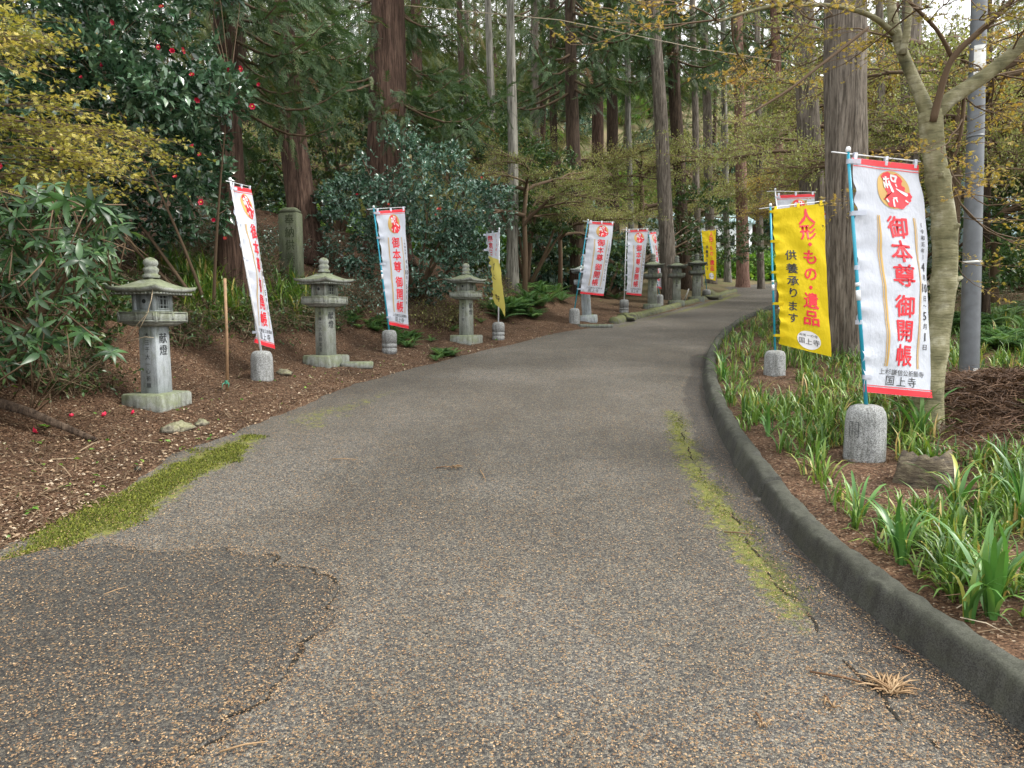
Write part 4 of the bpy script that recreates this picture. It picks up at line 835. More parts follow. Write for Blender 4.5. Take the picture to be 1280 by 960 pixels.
# aralia-like shrub at far left: leaves of whorls as single parts (nearest 300), the rest joined
r = np.random.default_rng(5)
LV, LF = fullleaf(1, .29, 6, .42, .12); ARL = mesh_np('leaf', LV, [LF], M['aralia'], np.zeros(len(LV)), True)
gb = G(-30, 505); ar = thing('aralia_shrub', 'broad leaved shrub with whorled leaves crowding the left edge', 'shrub', tuple(gb)); gb = np.array(gb)
wh = []
for _ in range(5200):
    px, py = r.uniform(-260, 165), r.uniform(225, 470)
    edge = np.interp(py, [225, 260, 300, 350, 400, 430, 470], [70, 150, 165, 120, 90, 60, 20])
    if px > edge + r.normal(0, 8): continue
    wh.append(P(px, py, r.uniform(4.6, 6.4)))
wh = [w_ for w_ in wh if vnoise(np.array([w_[0] * 2.5]), np.array([w_[1] * 2.5]), np.array([w_[2] * 2.5]))[0] > .36][:1000]
wh = np.array(sorted(wh, key=lambda w_: w_[1]))
nl = 0; MV = []
mbs = MB()
for i, w_ in enumerate(wh):
    ax = nrm(np.array([.3, -.3, .7]) + r.normal(size=3) * .5); a0 = r.uniform(0, 6.3); n_ = int(r.integers(5, 9)); L_ = r.uniform(.085, .145)
    ref = nrm(np.cross(ax, [1, 0, 0])); ref2 = np.cross(ax, ref)
    vis = nl < 290 and w_[0] > -.78 * w_[1]
    for k in range(n_):
        a = a0 + 2 * math.pi * k / n_ + r.normal(0, .25); rd_ = ref * math.cos(a) + ref2 * math.sin(a); X = nrm(rd_ + ax * r.uniform(-.1, .6) + np.array([0, 0, -.15])); s_ = L_ * r.uniform(.6, 1.2)
        if vis:
            Y = nrm(np.cross(ax, X)); Z = np.cross(X, Y); mm = Matrix(((X[0], Y[0], Z[0]), (X[1], Y[1], Z[1]), (X[2], Y[2], Z[2])))
            o = link('leaf', ARL, ar, tuple(w_ - gb), mm.to_euler(), s_); nl += 1
        else: MV.append((w_ - gb, X, ax, s_))
    mbs.tube([w_ - gb - ax * .28 + r.normal(size=3) * .02, w_ - gb - ax * .1, w_ - gb], [.006, .005, .004], 4, tint=.5)
if MV:
    LV4, LF4 = fullleaf(1, .29, 3, .42, .12); V, F, T = scatter(LV4, LF4, np.array([m_[0] for m_ in MV]), np.array([m_[1] for m_ in MV]), np.array([m_[2] for m_ in MV]), np.array([m_[3] for m_ in MV]), r.uniform(0, .9, len(MV)))
    tag(link('foliage', mesh_np('foliage', V, F, M['aralia'], T, True), ar), kind='stuff')
limbs(mbs, np.array([0, 0, 0.]), wh - gb, r, 9, .035, 160, .4); mbs.obj('stems', M['twig'], ar)
# sapling with three whorls in front
def sapling(label, basepx, whorls, L_, leafm=ARL, stem=.006):
    g = G(*basepx); root = thing('sapling', label, 'sapling', tuple(g)); mb = MB()
    for (px, py, dd, sc) in whorls:
        tp = P(px, py, g[1] + dd) - g; mid = tp * .5 + (.0, 0, .02); mb.tube([(0, 0, -.02), mid, tp], [stem, stem * .8, stem * .6], 5, tint=.7)
        ax = nrm(tp + np.array([0, -.5, .6])); ref = nrm(np.cross(ax, [1, 0, 0])); ref2 = np.cross(ax, ref)
        for k in range(8):
            a = 2 * math.pi * k / 8 + random.uniform(-.15, .15); X = nrm(ref * math.cos(a) + ref2 * math.sin(a) + ax * .15); Y = nrm(np.cross(ax, X)); Z = np.cross(X, Y)
            link('leaf', leafm, root, tuple(tp), Matrix(((X[0], Y[0], Z[0]), (X[1], Y[1], Z[1]), (X[2], Y[2], Z[2]))).to_euler(), L_ * sc * random.uniform(.8, 1.1))
    mb.obj('stem', M['twig'], root); return root
sapling('slender sapling with whorled pale leaves arching left of the nearest lantern', (36, 521), [(66, 428, -.1, 1), (104, 416, -.2, 1.), (140, 440, -.1, .85), (50, 420, .0, .9)], .16)

# ------------------------------------------------------------------ twiggy maples in bud
STAR = []
for a in (-1.1, -.45, .45, 1.1, 0): STAR.append((a, .55 if abs(a) > 1 else .85 if a else 1.))
sv = [(0, 0, 0)]; sf = []
for a, l_ in STAR: i0 = len(sv); sv += [(.42 * l_ * math.cos(a - .3), .42 * l_ * math.sin(a - .3), .04), (l_ * math.cos(a), l_ * math.sin(a), -.08), (.42 * l_ * math.cos(a + .3), .42 * l_ * math.sin(a + .3), .04)]; sf += [(0, i0, i0 + 1, i0 + 2)]
STARV, STARF = np.array(sv), np.array(sf)
DIAV = np.array([(0, 0, 0), (.5, .3, .05), (1, 0, -.1), (.5, -.3, .05)]); DIAF = np.array([(0, 3, 2, 1)])
def grow(r, paths, tips, p, d, L, rad, lev, flat, spread, kids, droop=0.):
    n = 5; pts = [p]; q = p.copy(); dd = d.copy()
    for k in range(n): dd = nrm(dd + r.normal(size=3) * .13 + np.array([0, 0, -droop])); dd[2] *= flat if lev >= 1 else 1; dd = nrm(dd); q = q + dd * L / n; pts.append(q.copy())
    pts = np.array(pts); paths.append((pts, np.linspace(rad, rad * .45, n + 1), lev))
    if lev <= 0:
        return
    for k in range(kids[lev - 1]):
        s_ = r.uniform(.3, 1.) if k else 1.; b_ = pts[0] + (pts[-1] - pts[0]) * s_; i = min(n, int(s_ * n)); b_ = pts[i]
        side = nrm(np.cross(dd, [0, 0, 1]) * r.choice([-1, 1]) + r.normal(size=3) * .3); nd = nrm(dd + side * spread * r.uniform(.5, 1.2) + np.array([0, 0, .08]))
        grow(r, paths, tips, b_, nd, L * r.uniform(.5, .78), rad * .5, lev - 1, flat, spread, kids, droop)
def maple_parts(r, starts, kids=(5, 5, 4, 3), leaf_every=.05, size=.03, flat=.55, spread=.8, tmpl=(DIAV, DIAF), jit=.03, keep=1., droop=0.):
    paths = []
    for (p, d, L, rad, lev) in starts: grow(r, paths, None, np.array(p, float), nrm(np.array(d, float)), L, rad, lev, flat, spread, kids, droop)
    mb = MB(); pos = []; X = []
    for pts, rad, lev in paths:
        mb.tube(pts, rad, 6 if lev > 2 else 4 if lev > 1 else 3, cap=False, tint=.2 + .15 * (3 - lev))
        if lev <= 1:
            Ln = np.linalg.norm(np.diff(pts, axis=0), axis=1).sum(); n_ = max(2, int(Ln / leaf_every * (1 if lev == 0 else .5)))
            s_ = r.uniform(.15, 1, n_) * (len(pts) - 1); i = np.minimum(s_.astype(int), len(pts) - 2); f = (s_ - i)[:, None]
            pos.append(pts[i] * (1 - f) + pts[i + 1] * f + r.normal(size=(n_, 3)) * jit); X.append(nrm(pts[-1] - pts[0])[None] + r.normal(size=(n_, 3)) * .8)
    pos = np.vstack(pos); X = np.vstack(X)
    if keep < 1: k = r.uniform(size=len(pos)) < keep; pos, X = pos[k], X[k]
    Z = np.array([0, 0, 1.]) + r.normal(size=pos.shape) * .5
    tt = np.clip(fbm(pos[:, 0] * 1.3 + 30, pos[:, 1] * 1.3 + 30, pos[:, 2] * 1.3 + 30, 2) * 1.3 - .2 + r.uniform(-.2, .2, len(pos)), 0, 1)
    V, F, T = scatter(tmpl[0], tmpl[1], pos, X, Z, size * r.uniform(.6, 1.3, len(pos)), tt); return mb, V, F, T
def maple_tree_variant(seed, mt, **k):
    r = np.random.default_rng(seed); st = []
    h = 2.2
    mb0 = MB(); tp = np.array([(0, 0, -.2), (.05, .02, .8), (.0, .05, 1.6), (.1, 0, h)]); 
    for a in range(6):
        an = a * 1.05 + r.uniform(0, .6); st.append(((.1 * r.normal() * .3, 0, r.uniform(1.2, 2.4)), (math.cos(an), math.sin(an), r.uniform(.5, 1.1)), r.uniform(1.3, 1.9), .045, 3))
    mb, V, F, T = maple_parts(r, st, **k); mb.tube(tp, [.09, .075, .07, .05], 10, lump=.15, tint=.3)
    return mb.mesh('trunk', M['twig'], True), mesh_np('crown', V, F, mt, T)
MV1 = [maple_tree_variant(31, M['maple_bud'], size=.036, leaf_every=.02, kids=(7, 6, 4)), maple_tree_variant(32, M['maple_bud'], size=.036, leaf_every=.02, kids=(7, 6, 4)), maple_tree_variant(33, M['maple_orange'], size=.036, leaf_every=.022, kids=(7, 6, 4))]
def place_maple(v, px, d, sc, rz, label, group=None):
    x = P(px, 400, d)[0]; root = thing('maple_tree', label, 'tree', (x, d, Hs(x, d)), rz, group); root.scale = (sc * .62, sc * .62, sc)
    link('trunk', MV1[v][0], root); link('crown', MV1[v][1], root)
MG = 'bare maples coming into yellow green leaf among the cedars'
for (v, px, d, sc, rz, lb) in ((0, 655, 17, 1.3, 0, 'right of the blue green camellia bush'), (1, 700, 21, 1.4, 1, 'above the white banner at the fourth lantern'), (0, 700, 26, 2.1, 2, 'behind the dark cedar left of centre'), (1, 800, 30, 2.3, 3, 'behind the tall grey trunk'),
        (0, 905, 52, 2.6, 4, 'beyond the small yellow banner'), (1, 975, 50, 2.4, 5, 'in the bend behind the yellow banner'), (2, 1040, 25, 2.3, .5, 'between yellow banner and grey brown cedar'), (0, 1090, 16, 2.0, 1.5, 'just behind the thickest cedar trunk'),
        (2, 1130, 20, 2.6, 2.5, 'behind the fork of the near maple'), (1, 1240, 14, 1.7, 3.5, 'directly behind the steel pole'), (0, 1290, 11, 1.5, .3, 'at the right edge of the picture'), (1, 860, 42, 3.0, 1.2, 'far up the road above the last lantern'),
        (0, 620, 30, 2.2, 2.2, 'far behind the pale slim trunks'), (2, 1330, 16, 2.0, 4.2, 'outermost at the right'), (1, 560, 24, 1.7, 5, 'behind the broad cedar trunk'), (0, 1020, 34, 2.8, 3.1, 'high behind the yellow banner'), (0, 400, 24, 1.7, 1, 'deep behind the standing slab'),
        (2, 1210, 24, 2.6, 0, 'above the pale blue shed'), (1, 930, 15, 3.0, 2.7, 'over the bend left of the yellow banner'), (0, 1180, 11.5, 1.9, 5.2, 'close behind the forked maple')):
    if px == 930: d = 54
    place_maple(v, px, d, sc, rz, 'thin twigged maple in yellow green bud ' + lb, MG)
# yellow-leaved maple at left, sprays entering from the left edge
r = np.random.default_rng(77); st = []
for (px, py, dd, dxz) in ((-250, 215, 5.4, (1, 0, -.12)), (-230, 240, 5.7, (1, -.1, -.05)), (-200, 120, 5.5, (1, 0, -.1)), (-180, 180, 5.6, (1, 0, -.08)), (-270, 50, 5.6, (1, -.1, .02)), (-280, 110, 5.3, (1, 0, -.08)), (-300, 20, 5.8, (1, -.1, .12)), (-270, 150, 5.4, (1, 0, -.1)), (-300, 80, 5.0, (1, .1, -.06)), (-260, 180, 5.6, (1, 0, -.15)), (-230, 60, 5.9, (1, 0, -.05))):
    st.append((P(px, py, dd), dxz, 1.15, .016, 3))
rt = P(-330, 300, 5.6); rb = (rt[0], 5.6, Hs(rt[0], 5.6)); root = thing('maple_tree', 'maple with bright yellow young leaves reaching in from the left edge', 'tree', rb)
mb, V, F, T = maple_parts(r, [(np.array(a) - np.array(rb), b_, c_, d_, e_) for a, b_, c_, d_, e_ in st], kids=(6, 5, 4), size=.038, leaf_every=.05, flat=.3, spread=.6, tmpl=(STARV, STARF), jit=.014, droop=.05)
for s_ in st: mb.tube([(0, 0, 0), (np.array(s_[0]) - np.array(rb)) * .6 + (-.1, 0, .1), np.array(s_[0]) - np.array(rb)], [.06, .035, .02], 6, tint=.3)
link('trunk', mb.mesh('trunk', M['twig'], True), root); link('crown', mesh_np('crown', V, F, M['maple_yellow'], T), root)

# the near maple at right, its limbs traced one by one and bud twigs grown on them
g = G(1160, 536); d0 = g[1]; root = thing('maple_tree', 'maple with smooth forked olive trunk behind the large white banner', 'tree', tuple(g)); gg = np.array(g)
def limb(pxs, wd, dd0=0., dd1=0., n=28):
    pxs = np.array(pxs, float); s_ = np.r_[0, np.cumsum(np.linalg.norm(np.diff(pxs, axis=0), axis=1))]; q = np.linspace(0, s_[-1], n)
    # smooth interpolation
    x = np.interp(q, s_, pxs[:, 0]); y = np.interp(q, s_, pxs[:, 1])
    for _ in range(3): x[1:-1] = (x[:-2] + 2 * x[1:-1] + x[2:]) / 4; y[1:-1] = (y[:-2] + 2 * y[1:-1] + y[2:]) / 4
    return np.array([P(a, b_, d0 + dd0 + (dd1 - dd0) * k / (n - 1)) for k, (a, b_) in enumerate(zip(x, y))]) - gg, np.interp(np.linspace(0, 1, n), np.linspace(0, 1, len(wd)), np.array(wd)) / FPX * d0 / 2
mb = MB()
dkl = MB(); P0, R0 = limb([(1156, 560), (1158, 535), (1160, 490), (1168, 440), (1178, 380), (1182, 320), (1180, 270), (1172, 220), (1166, 180), (1163, 140)], [44, 36, 30, 27, 26, 27, 26, 24, 24, 26], n=60)
for kn, kw in ((47, .16), (38, .12), (29, .16), (17, .10)): R0 = R0 * (1 + kw * np.exp(-((np.arange(60) - kn) / 1.1) ** 2))
mb.tube(P0, R0, 28, lump=.16)
for kn, az in ((47, -1.9), (38, -1.2), (29, -.7)):
    mb.tube([P0[kn] + np.array([math.cos(az), math.sin(az), 0]) * R0[kn] * .6, P0[kn] + np.array([math.cos(az), math.sin(az), .35]) * R0[kn] * 1.25], [.028, .012], 9, lump=.3)
br = []
for pxs, wd, a, b_ in (([(1163, 150), (1150, 115), (1138, 90), (1126, 62), (1117, 30), (1112, -10), (1105, -80), (1090, -160)], [18, 14, 13, 11, 9, 8, 6, 4], 0, .2),
                       ([(1128, 68), (1134, 40), (1137, 0), (1140, -70), (1150, -140)], [9, 8, 7, 5, 3], 0, -.2),
                       ([(1117, 42), (1100, 25), (1080, 15), (1050, 8), (1010, 5), (970, 6), (930, 16), (890, 30)], [7, 6, 5.5, 5, 4.5, 4, 3, 2], 0, -.5),
                       ([(1164, 150), (1176, 132), (1200, 115), (1228, 98), (1255, 76), (1285, 50), (1330, 10), (1380, -40)], [20, 18, 16, 15, 14, 14, 12, 9], 0, -.3),
                       ([(1166, 152), (1174, 120), (1182, 90), (1190, 70), (1210, 52), (1235, 30), (1262, 4), (1300, -40)], [9, 8, 7, 7, 6.5, 6, 5, 3], -.06, -.4),
                       ([(1190, 72), (1184, 58), (1170, 35), (1150, 15), (1130, -5), (1100, -40)], [5, 4, 4, 3.5, 3, 2], -.15, -.5),
                       ([(1205, 118), (1203, 150), (1198, 185), (1184, 215), (1192, 235), (1200, 255), (1212, 270)], [4, 4, 3.5, 3, 2.5, 2, 1.5], 0, .3),
                       ([(1085, 35), (1060, 55), (1025, 82), (990, 110), (955, 132), (930, 146)], [3.5, 3.5, 3.2, 3, 2.5, 2], -.2, -.5),
                       ([(1178, 130), (1210, 105), (1240, 95), (1290, 85)], [4, 3, 3, 2], 0, .3)):
    p_, r_ = limb(pxs, wd, a, b_); (dkl if pxs[0] in ((1166, 152), (1190, 72), (1085, 35), (1178, 130), (1205, 118)) else mb).tube(p_, r_, 10, lump=.10, tint=.35); br.append(p_)
link('trunk', mb.mesh('trunk', M['maple_bark'], True), root); link('dark_limbs', dkl.mesh('dark_limbs', M['twig'], True), root)['label'] = 'thin dark upper limbs'
r = np.random.default_rng(99); st = []
for p_ in br[:7] + br[8:]:
    for k in r.choice(np.arange(5, 28), 9): 
        dv = nrm(p_[min(k + 1, 27)] - p_[k - 1]); st.append((p_[k], nrm(dv + r.normal(size=3) * .8), r.uniform(.35, .8), .008, 2))
mb, V, F, T = maple_parts(r, st, kids=(4, 4), size=.03, leaf_every=.03, flat=.8, spread=.8, tmpl=(STARV, STARF), jit=.012)
link('twigs', mb.mesh('twigs', M['twig'], True), root); link('crown', mesh_np('crown', V, F, M['maple_orange'], T), root)

# ------------------------------------------------------------------ cedars
fv = []; ff = []
def needle(p, d, L, w_):
    n_ = nrm(np.cross(d, [0.1, .2, 1.])); i = len(fv); fv.extend([p - n_ * w_, p + n_ * w_, p + d * L]); ff.append((i, i + 1, i + 2))
rr_ = np.random.default_rng(4)
for k in range(11):
    s_ = k / 10; c_ = np.array([s_, 0, -.28 * s_ * s_])
    for sd_ in (-1, 1):
        dv = nrm(np.array([.75, sd_ * .75, -.25]) + rr_.normal(size=3) * .15); L_ = .30 * (1 - s_ * .5)
        needle(c_, dv, L_, .022); needle(c_ + dv * L_ * .4, nrm(dv + np.array([.4, 0, -.2])), L_ * .7, .017)
    needle(c_, nrm(np.array([1, 0, -.3 * s_]) + rr_.normal(size=3) * .1), .22, .02)
FRV, FRF = np.array(fv), np.array(ff)
def cedar_crown(seed, z0, z1, rmax, nb, nf, size, lm='cedar'):
    r = np.random.default_rng(seed); mb = MB(); pos = []; X = []
    for k in range(nb):
        z = z0 + (z1 - z0) * (k / nb) ** 1.15; a = r.uniform(0, 2 * math.pi); L = rmax * (1 - .75 * (z - z0) / (z1 - z0)) * r.uniform(.55, 1.1)
        e = np.array([math.cos(a), math.sin(a), 0]); pts = np.array([e * L * s_ + np.array([0, 0, z - .45 * L * math.sin(s_ * 2.4) * .6 + (.25 * L * max(0, s_ - .6))]) for s_ in np.linspace(0, 1, 7)])
        mb.tube(pts, np.linspace(.035, .008, 7), 4, cap=False, tint=.3); m_ = int(nf * L / rmax); s_ = r.uniform(.15, 1, m_) ** .7 * 6; i = np.minimum(s_.astype(int), 5); f = (s_ - i)[:, None]
        q = pts[i] * (1 - f) + pts[i + 1] * f + r.normal(size=(m_, 3)) * np.array([.14, .14, .10]) * (L / 2); pos.append(q); X.append(nrm(e[None] * .7 + r.normal(size=(m_, 3)) * .6 + np.array([0, 0, -.35])))
    pos = np.vstack(pos); X = np.vstack(X); Z = np.array([0, 0, 1.]) + r.normal(size=pos.shape) * .5
    tt = np.clip(r.uniform(0, .94, len(pos)) + (r.uniform(size=len(pos)) > .975) * .5, 0, 1)
    V, F, T = scatter(FRV, FRF, pos, X, Z, size * r.uniform(.6, 1.25, len(pos)), tt); return mb.mesh('boughs', M['twig']), mesh_np('crown', V, F, M[lm], T)
CC = [cedar_crown(1, 0, 9, 2.6, 60, 44, .42), cedar_crown(2, 0, 8, 2.3, 52, 40, .42)]
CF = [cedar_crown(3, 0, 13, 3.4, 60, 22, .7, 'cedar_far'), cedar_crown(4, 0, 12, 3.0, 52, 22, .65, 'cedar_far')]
def cedar(label, pxt, pxb, d, wb, wt, mt, crown_py=None, crown=None, csc=1., rz=0., name='cedar_tree', group=None, seed=0, height=None, seg=28):
    xb = P(pxb, 400, d)[0]; zb = Hs(xb, d); tp = P(pxt, 0, d); root = thing(name, label, 'tree', (xb, d, zb - .1), group=group)
    slope = (tp[0] - xb) / (tp[2] - zb); Ht = height or max(tp[2] - zb + 2.5, 9); rb = wb / FPX * d / 2; rt = wt / FPX * d / 2; zt = tp[2] - zb
    zz = np.r_[0, .12, .3, .6, np.linspace(1., Ht, 26)]; rad = np.interp(zz, [0, .3, 1.0, zt, Ht], [rb * 1.35, rb * 1.15, rb, rt, rt * .45]); r = np.random.default_rng(seed)
    wob = np.stack([np.sin(zz * .9 + seed), np.cos(zz * .7 + seed)], 1) * .02
    pts = np.stack([slope * zz + wob[:, 0], wob[:, 1], zz], 1); mb = MB(); mb.tube(pts, rad, 56 if wb > 28 else seg, lump=.16, seed=seed); mb.obj('trunk', M[mt], root, True)
    if crown:
        zc = P(0, crown_py, d)[2] - zb; bo, cr_ = crown; o = link('crown', cr_, root, (slope * zc, 0, zc), (0, 0, rz), csc); link('boughs', bo, root, (slope * zc, 0, zc), (0, 0, rz), csc)
    return root
cedar('dark cedar trunk behind the leaning white banner, rising through the camellia', 283, 291, 10.2, 34, 26, 'bark_red', 130, CC[1], .8, 0, seed=1)
cedar('tall reddish cedar trunk leaning left above the stone slab', 350, 387, 13.2, 34, 26, 'bark_red', 110, CC[0], .7, 1.2, seed=2)
cedar('very broad cedar trunk rising behind the blue green camellia bush', 484, 486, 15.5, 50, 38, 'bark_red', 150, CC[0], 1.0, 2.4, seed=3)
cedar('slim pale straight trunk left of centre at the top of the picture', 611, 618, 20, 11, 8, 'bark_pale', seed=4, name='slim_tree')
cedar('pale mottled slim trunk right beside the other slim one near the centre', 639, 641, 17.5, 15, 9, 'bark_pale', -60, CC[1], .8, seed=5)
cedar('dark cedar trunk behind the fourth lantern with thick dark crown', 712, 722, 22, 18, 13, 'bark_brown', 110, CC[0], 1.3, .6, seed=6)
cedar('reddish cedar trunk left of the tall grey central trunk', 744, 751, 26, 17, 12, 'bark_red', 100, CC[1], 1.5, 1.8, seed=7)
cedar('brown cedar trunk close behind the banner left of the fifth lantern', 763, 767, 30, 16, 12, 'bark_brown', 80, CC[0], 1.5, 2.8, seed=8)
cedar('tall grey trunk rising right behind the sixth lantern', 818, 838, 23.6, 20, 12, 'bark_grey', -90, CC[1], 1.2, seed=9)
cedar('dark trunk right of the tall grey trunk behind the last lantern', 838, 856, 29, 16, 13, 'bark_brown', 70, CC[1], 1.5, 4., seed=10)
cedar('thick pinkish cedar trunk seen beyond the bend', 922, 928, 36, 15, 11, 'bark_pink', 100, CC[0], 1.6, 2., seed=11)
cedar('thin trunk beside the far yellow banner', 880, 888, 38, 12, 8, 'bark_grey', 60, CC[1], 1.9, 3.3, seed=12)
cedar('slim reddish trunk above the yellow banner', 968, 978, 24, 13, 10, 'bark_pink', 60, CC[1], 1.2, 5., seed=13)
cedar('grey brown cedar trunk behind the yellow banner', 1004, 1024, 14.2, 32, 22, 'bark_grey', -150, CC[0], 1., 1., seed=14, height=14)
cedar('thickest cedar trunk with pale fibrous bark left of the large white banner', 1058, 1066, 9.6, 50, 46, 'bark_grey', -260, CC[0], 1.1, 2., seed=15, height=14, seg=32)
cedar('pale cedar trunk seen between the forked maple and the steel pole', 1140, 1133, 12.5, 24, 20, 'bark_grey', -200, CC[1], 1., 3., seed=16, height=13)
cedar('dark slim trunk right behind the steel pole', 1236, 1234, 12, 9, 7, 'bark_brown', seed=17, name='slim_tree')
for k, (a, b_, dd, w0, w1, mt, lb) in enumerate(((668, 674, 24, 9, 7, 'bark_grey', 'slim grey trunk just left of the banner at the fourth lantern'), (690, 694, 28, 10, 8, 'bark_brown', 'slim brown trunk left of the dark crowned cedar'), (783, 789, 27, 8, 6, 'bark_pale', 'slim pale trunk between two banners near the fifth lantern'),
        (866, 872, 33, 9, 7, 'bark_grey', 'slim grey trunk directly above the last lantern'), (903, 908, 40, 8, 6, 'bark_pale', 'thin pale trunk just right of the small yellow banner'), (946, 950, 34, 9, 7, 'bark_grey', 'slim grey trunk above the bend of the road'), (575, 582, 22, 9, 7, 'bark_brown', 'slim brown trunk over the right side of the blue green bush'), (1100, 1104, 17, 10, 8, 'bark_grey', 'slim grey trunk between thickest cedar and forked maple'))):
    cedar(lb, a, b_, dd, w0, w1, mt, seed=60 + k, name='slim_tree', seg=12)
# far forest
LMK = [(90, 'the left edge shrub'), (170, 'the yellow leaved maple'), (240, 'the nearest lantern'), (330, 'the leaning white banner'), (385, 'the standing stone slab'), (440, 'the second lantern'), (520, 'the banner on dark teal pole'), (605, 'the third lantern'), (665, 'the twisted two coloured banner'),
       (740, 'the fourth lantern'), (800, 'the banner beside the fifth lantern'), (835, 'the tall grey trunk'), (868, 'the sixth lantern'), (910, 'the small far yellow banner'), (960, 'the bend of the road'), (1040, 'the big yellow banner'), (1090, 'the thickest cedar trunk'), (1150, 'the large white banner'), (1200, 'the forked maple'), (1250, 'the steel pole'), (9999, 'the right edge of the planted bed')]
def where(x, d):
    px = 640 + x / d * FPX; lm = next(n_ for p_, n_ in LMK if px < p_)
    return ('some way behind ' if d < 32 else 'far behind ' if d < 60 else 'farthest back behind ') + lm
r = np.random.default_rng(21)
FG = 'distant cedars filling the wood behind'
pl = []
for k in range(165):
    for _ in range(40):
        d = r.uniform(24, 120); px = r.uniform(-150, 1430) if k < 135 else r.choice([r.uniform(-900, -150), r.uniform(1500, 1900)])
        if k >= 135: d = r.uniform(12, 40) if px < 0 else r.uniform(25, 45)
        x = P(px, 400, d)[0]
        if 6 < x < 22 and 26 < d < 50: continue
        if inside(np.array([x]), np.array([d]), POLY)[0]: continue
        if 690 < px < 930 and d < 60 and r.uniform() < .85: continue
        if all((x - a) ** 2 + (d - b_) ** 2 > 9 for a, b_ in pl): break
    else: continue
    pl.append((x, d))
trm = []
for k in range(3):
    zz = np.linspace(-.2, 14, 16); mb = MB(); mb.tube(np.stack([.05 * np.sin(zz * .5 + k), 0 * zz, zz], 1), np.linspace(.24, .07, 16), 9, lump=.15, seed=40 + k); trm.append(mb.mesh('trunk', M[('bark_brown', 'bark_red', 'bark_grey')[k]], True))
for k, (x, d) in enumerate(pl):
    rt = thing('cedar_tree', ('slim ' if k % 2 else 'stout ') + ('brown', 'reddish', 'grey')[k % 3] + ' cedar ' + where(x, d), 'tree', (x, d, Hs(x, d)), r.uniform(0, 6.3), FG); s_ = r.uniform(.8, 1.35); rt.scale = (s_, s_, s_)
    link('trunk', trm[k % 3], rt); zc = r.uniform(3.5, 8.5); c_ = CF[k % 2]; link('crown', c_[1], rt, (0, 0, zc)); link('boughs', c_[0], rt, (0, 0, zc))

# far shrubs (broadleaf) and ground cover
FS = [bush('x', None, None, [((0, 0, .9), (1.3, 1.3, .9)), ((.9, .3, .6), (.8, .8, .6)), ((-.8, -.2, .7), (.8, .8, .7))], 620, 7, .16, M[m_], (0, 0, 0), .05, 60 + i, thr=.38, sub=20)[0] for i, m_ in enumerate(('evergreen', 'bright_leaf', 'camellia_blue', 'maple_bud'))]
tm = [{c.name.split('.')[0]: c.data for c in f.children} for f in FS]
for f in FS:
    for c in list(f.children): bpy.data.objects.remove(c)
    bpy.data.objects.remove(f)
SGN = {0: 'dark evergreen shrubs in the undergrowth', 1: 'fresh green shrubs in the undergrowth', 2: 'blue green shrubs in the undergrowth', 3: 'yellowish budding shrubs in the undergrowth'}
r = np.random.default_rng(33); n_s = 0
for k in range(900):
    d = r.uniform(11, 110); px = r.uniform(-120, 1400)
    if k % 5 == 0: d, px = r.uniform(7, 30), r.choice([r.uniform(-1200, -150), r.uniform(1430, 1800)])
    x = P(px, 400, d)[0]
    dl, dr, ins = [q[0] for q in fields(np.array([x]), np.array([d]))]
    if ins or min(dl, dr) < 3.2 + d * .03: continue
    if dl < 7 and d < 22 and x < 4 and px > 250: continue
    if d < 22 and x > 4 and px < 1060: continue
    m_ = int(r.choice(4, p=(.42, .16, .22, .20))); s_ = r.uniform(.5, 1.1) * (1 + d * .02)
    rt = thing('shrub', {0: 'dark evergreen shrub ', 1: 'fresh green shrub ', 2: 'blue green shrub ', 3: 'yellowish budding shrub '}[m_] + where(x, d), 'shrub', (x, d, Hs(x, d) - .1), r.uniform(0, 6.3), SGN[m_]); rt.scale = (s_, s_, s_ * r.uniform(.8, 1.3))
    link('crown', tm[m_]['crown'], rt); link('trunk', tm[m_]['trunk'], rt); n_s += 1
    if n_s > 285: break
for k in range(16):
    px = 895 + k * 9; d = 44 + (k * 7 % 5); x = P(px, 400, d)[0]; rt = thing('shrub', 'broad fresh green shrub ' + where(x, d), 'shrub', (x, d, Hs(x, d) - .2), k * 1.3, SGN[1]); rt.scale = (1.3, 1.3, .9)
    link('crown', tm[1]['crown'], rt); link('trunk', tm[1]['trunk'], rt)
# pale buildings glimpsed through the trees
def hut(label, px, d, w_, h_, dep, wall, rz, z_extra=0):
    x = P(px, 300, d)[0]; z = Hs(x, d) + z_extra; root = thing('shed', label, 'shed', (x, d, z), rz)
    mb = MB(); mb.box((0, 0, h_ / 2), (w_, dep, h_)); mb.obj('wall', wall, root)
    mb = MB(); V = np.array([(-w_ / 2 - .3, -dep / 2 - .3, h_), (w_ / 2 + .3, -dep / 2 - .3, h_), (w_ / 2 + .3, dep / 2 + .3, h_), (-w_ / 2 - .3, dep / 2 + .3, h_), (-w_ / 2 - .3, 0, h_ + .9), (w_ / 2 + .3, 0, h_ + .9)]); mb.add(V, [np.array([(0, 1, 5, 4), (2, 3, 4, 5), (0, 3, 2, 1)]), np.array([(0, 4, 3), (1, 2, 5)])]); mb.obj('roof', M['blue_wall'], root)
    for q in (-.28, .22): mb = MB(); mb.box((w_ * q, -dep / 2 - .01, h_ * .55), (w_ * .18, .05, h_ * .3)); f = mb.obj('window', M['white_pl'], root); mb = MB(); mb.box((w_ * q, -dep / 2 - .04, h_ * .55), (w_ * .16, .02, h_ * .26)); mb.obj('pane', M['dark_open'], f)
hut('white walled shed glimpsed between the sixth and last lanterns', 872, 48, 6, 2.6, 4, M['white_wall'], .1)
hut('pale blue shed glimpsed between the forked maple and the steel pole', 1196, 22, 1.6, 3.0, 3, M['blue_wall'], .0, .6)

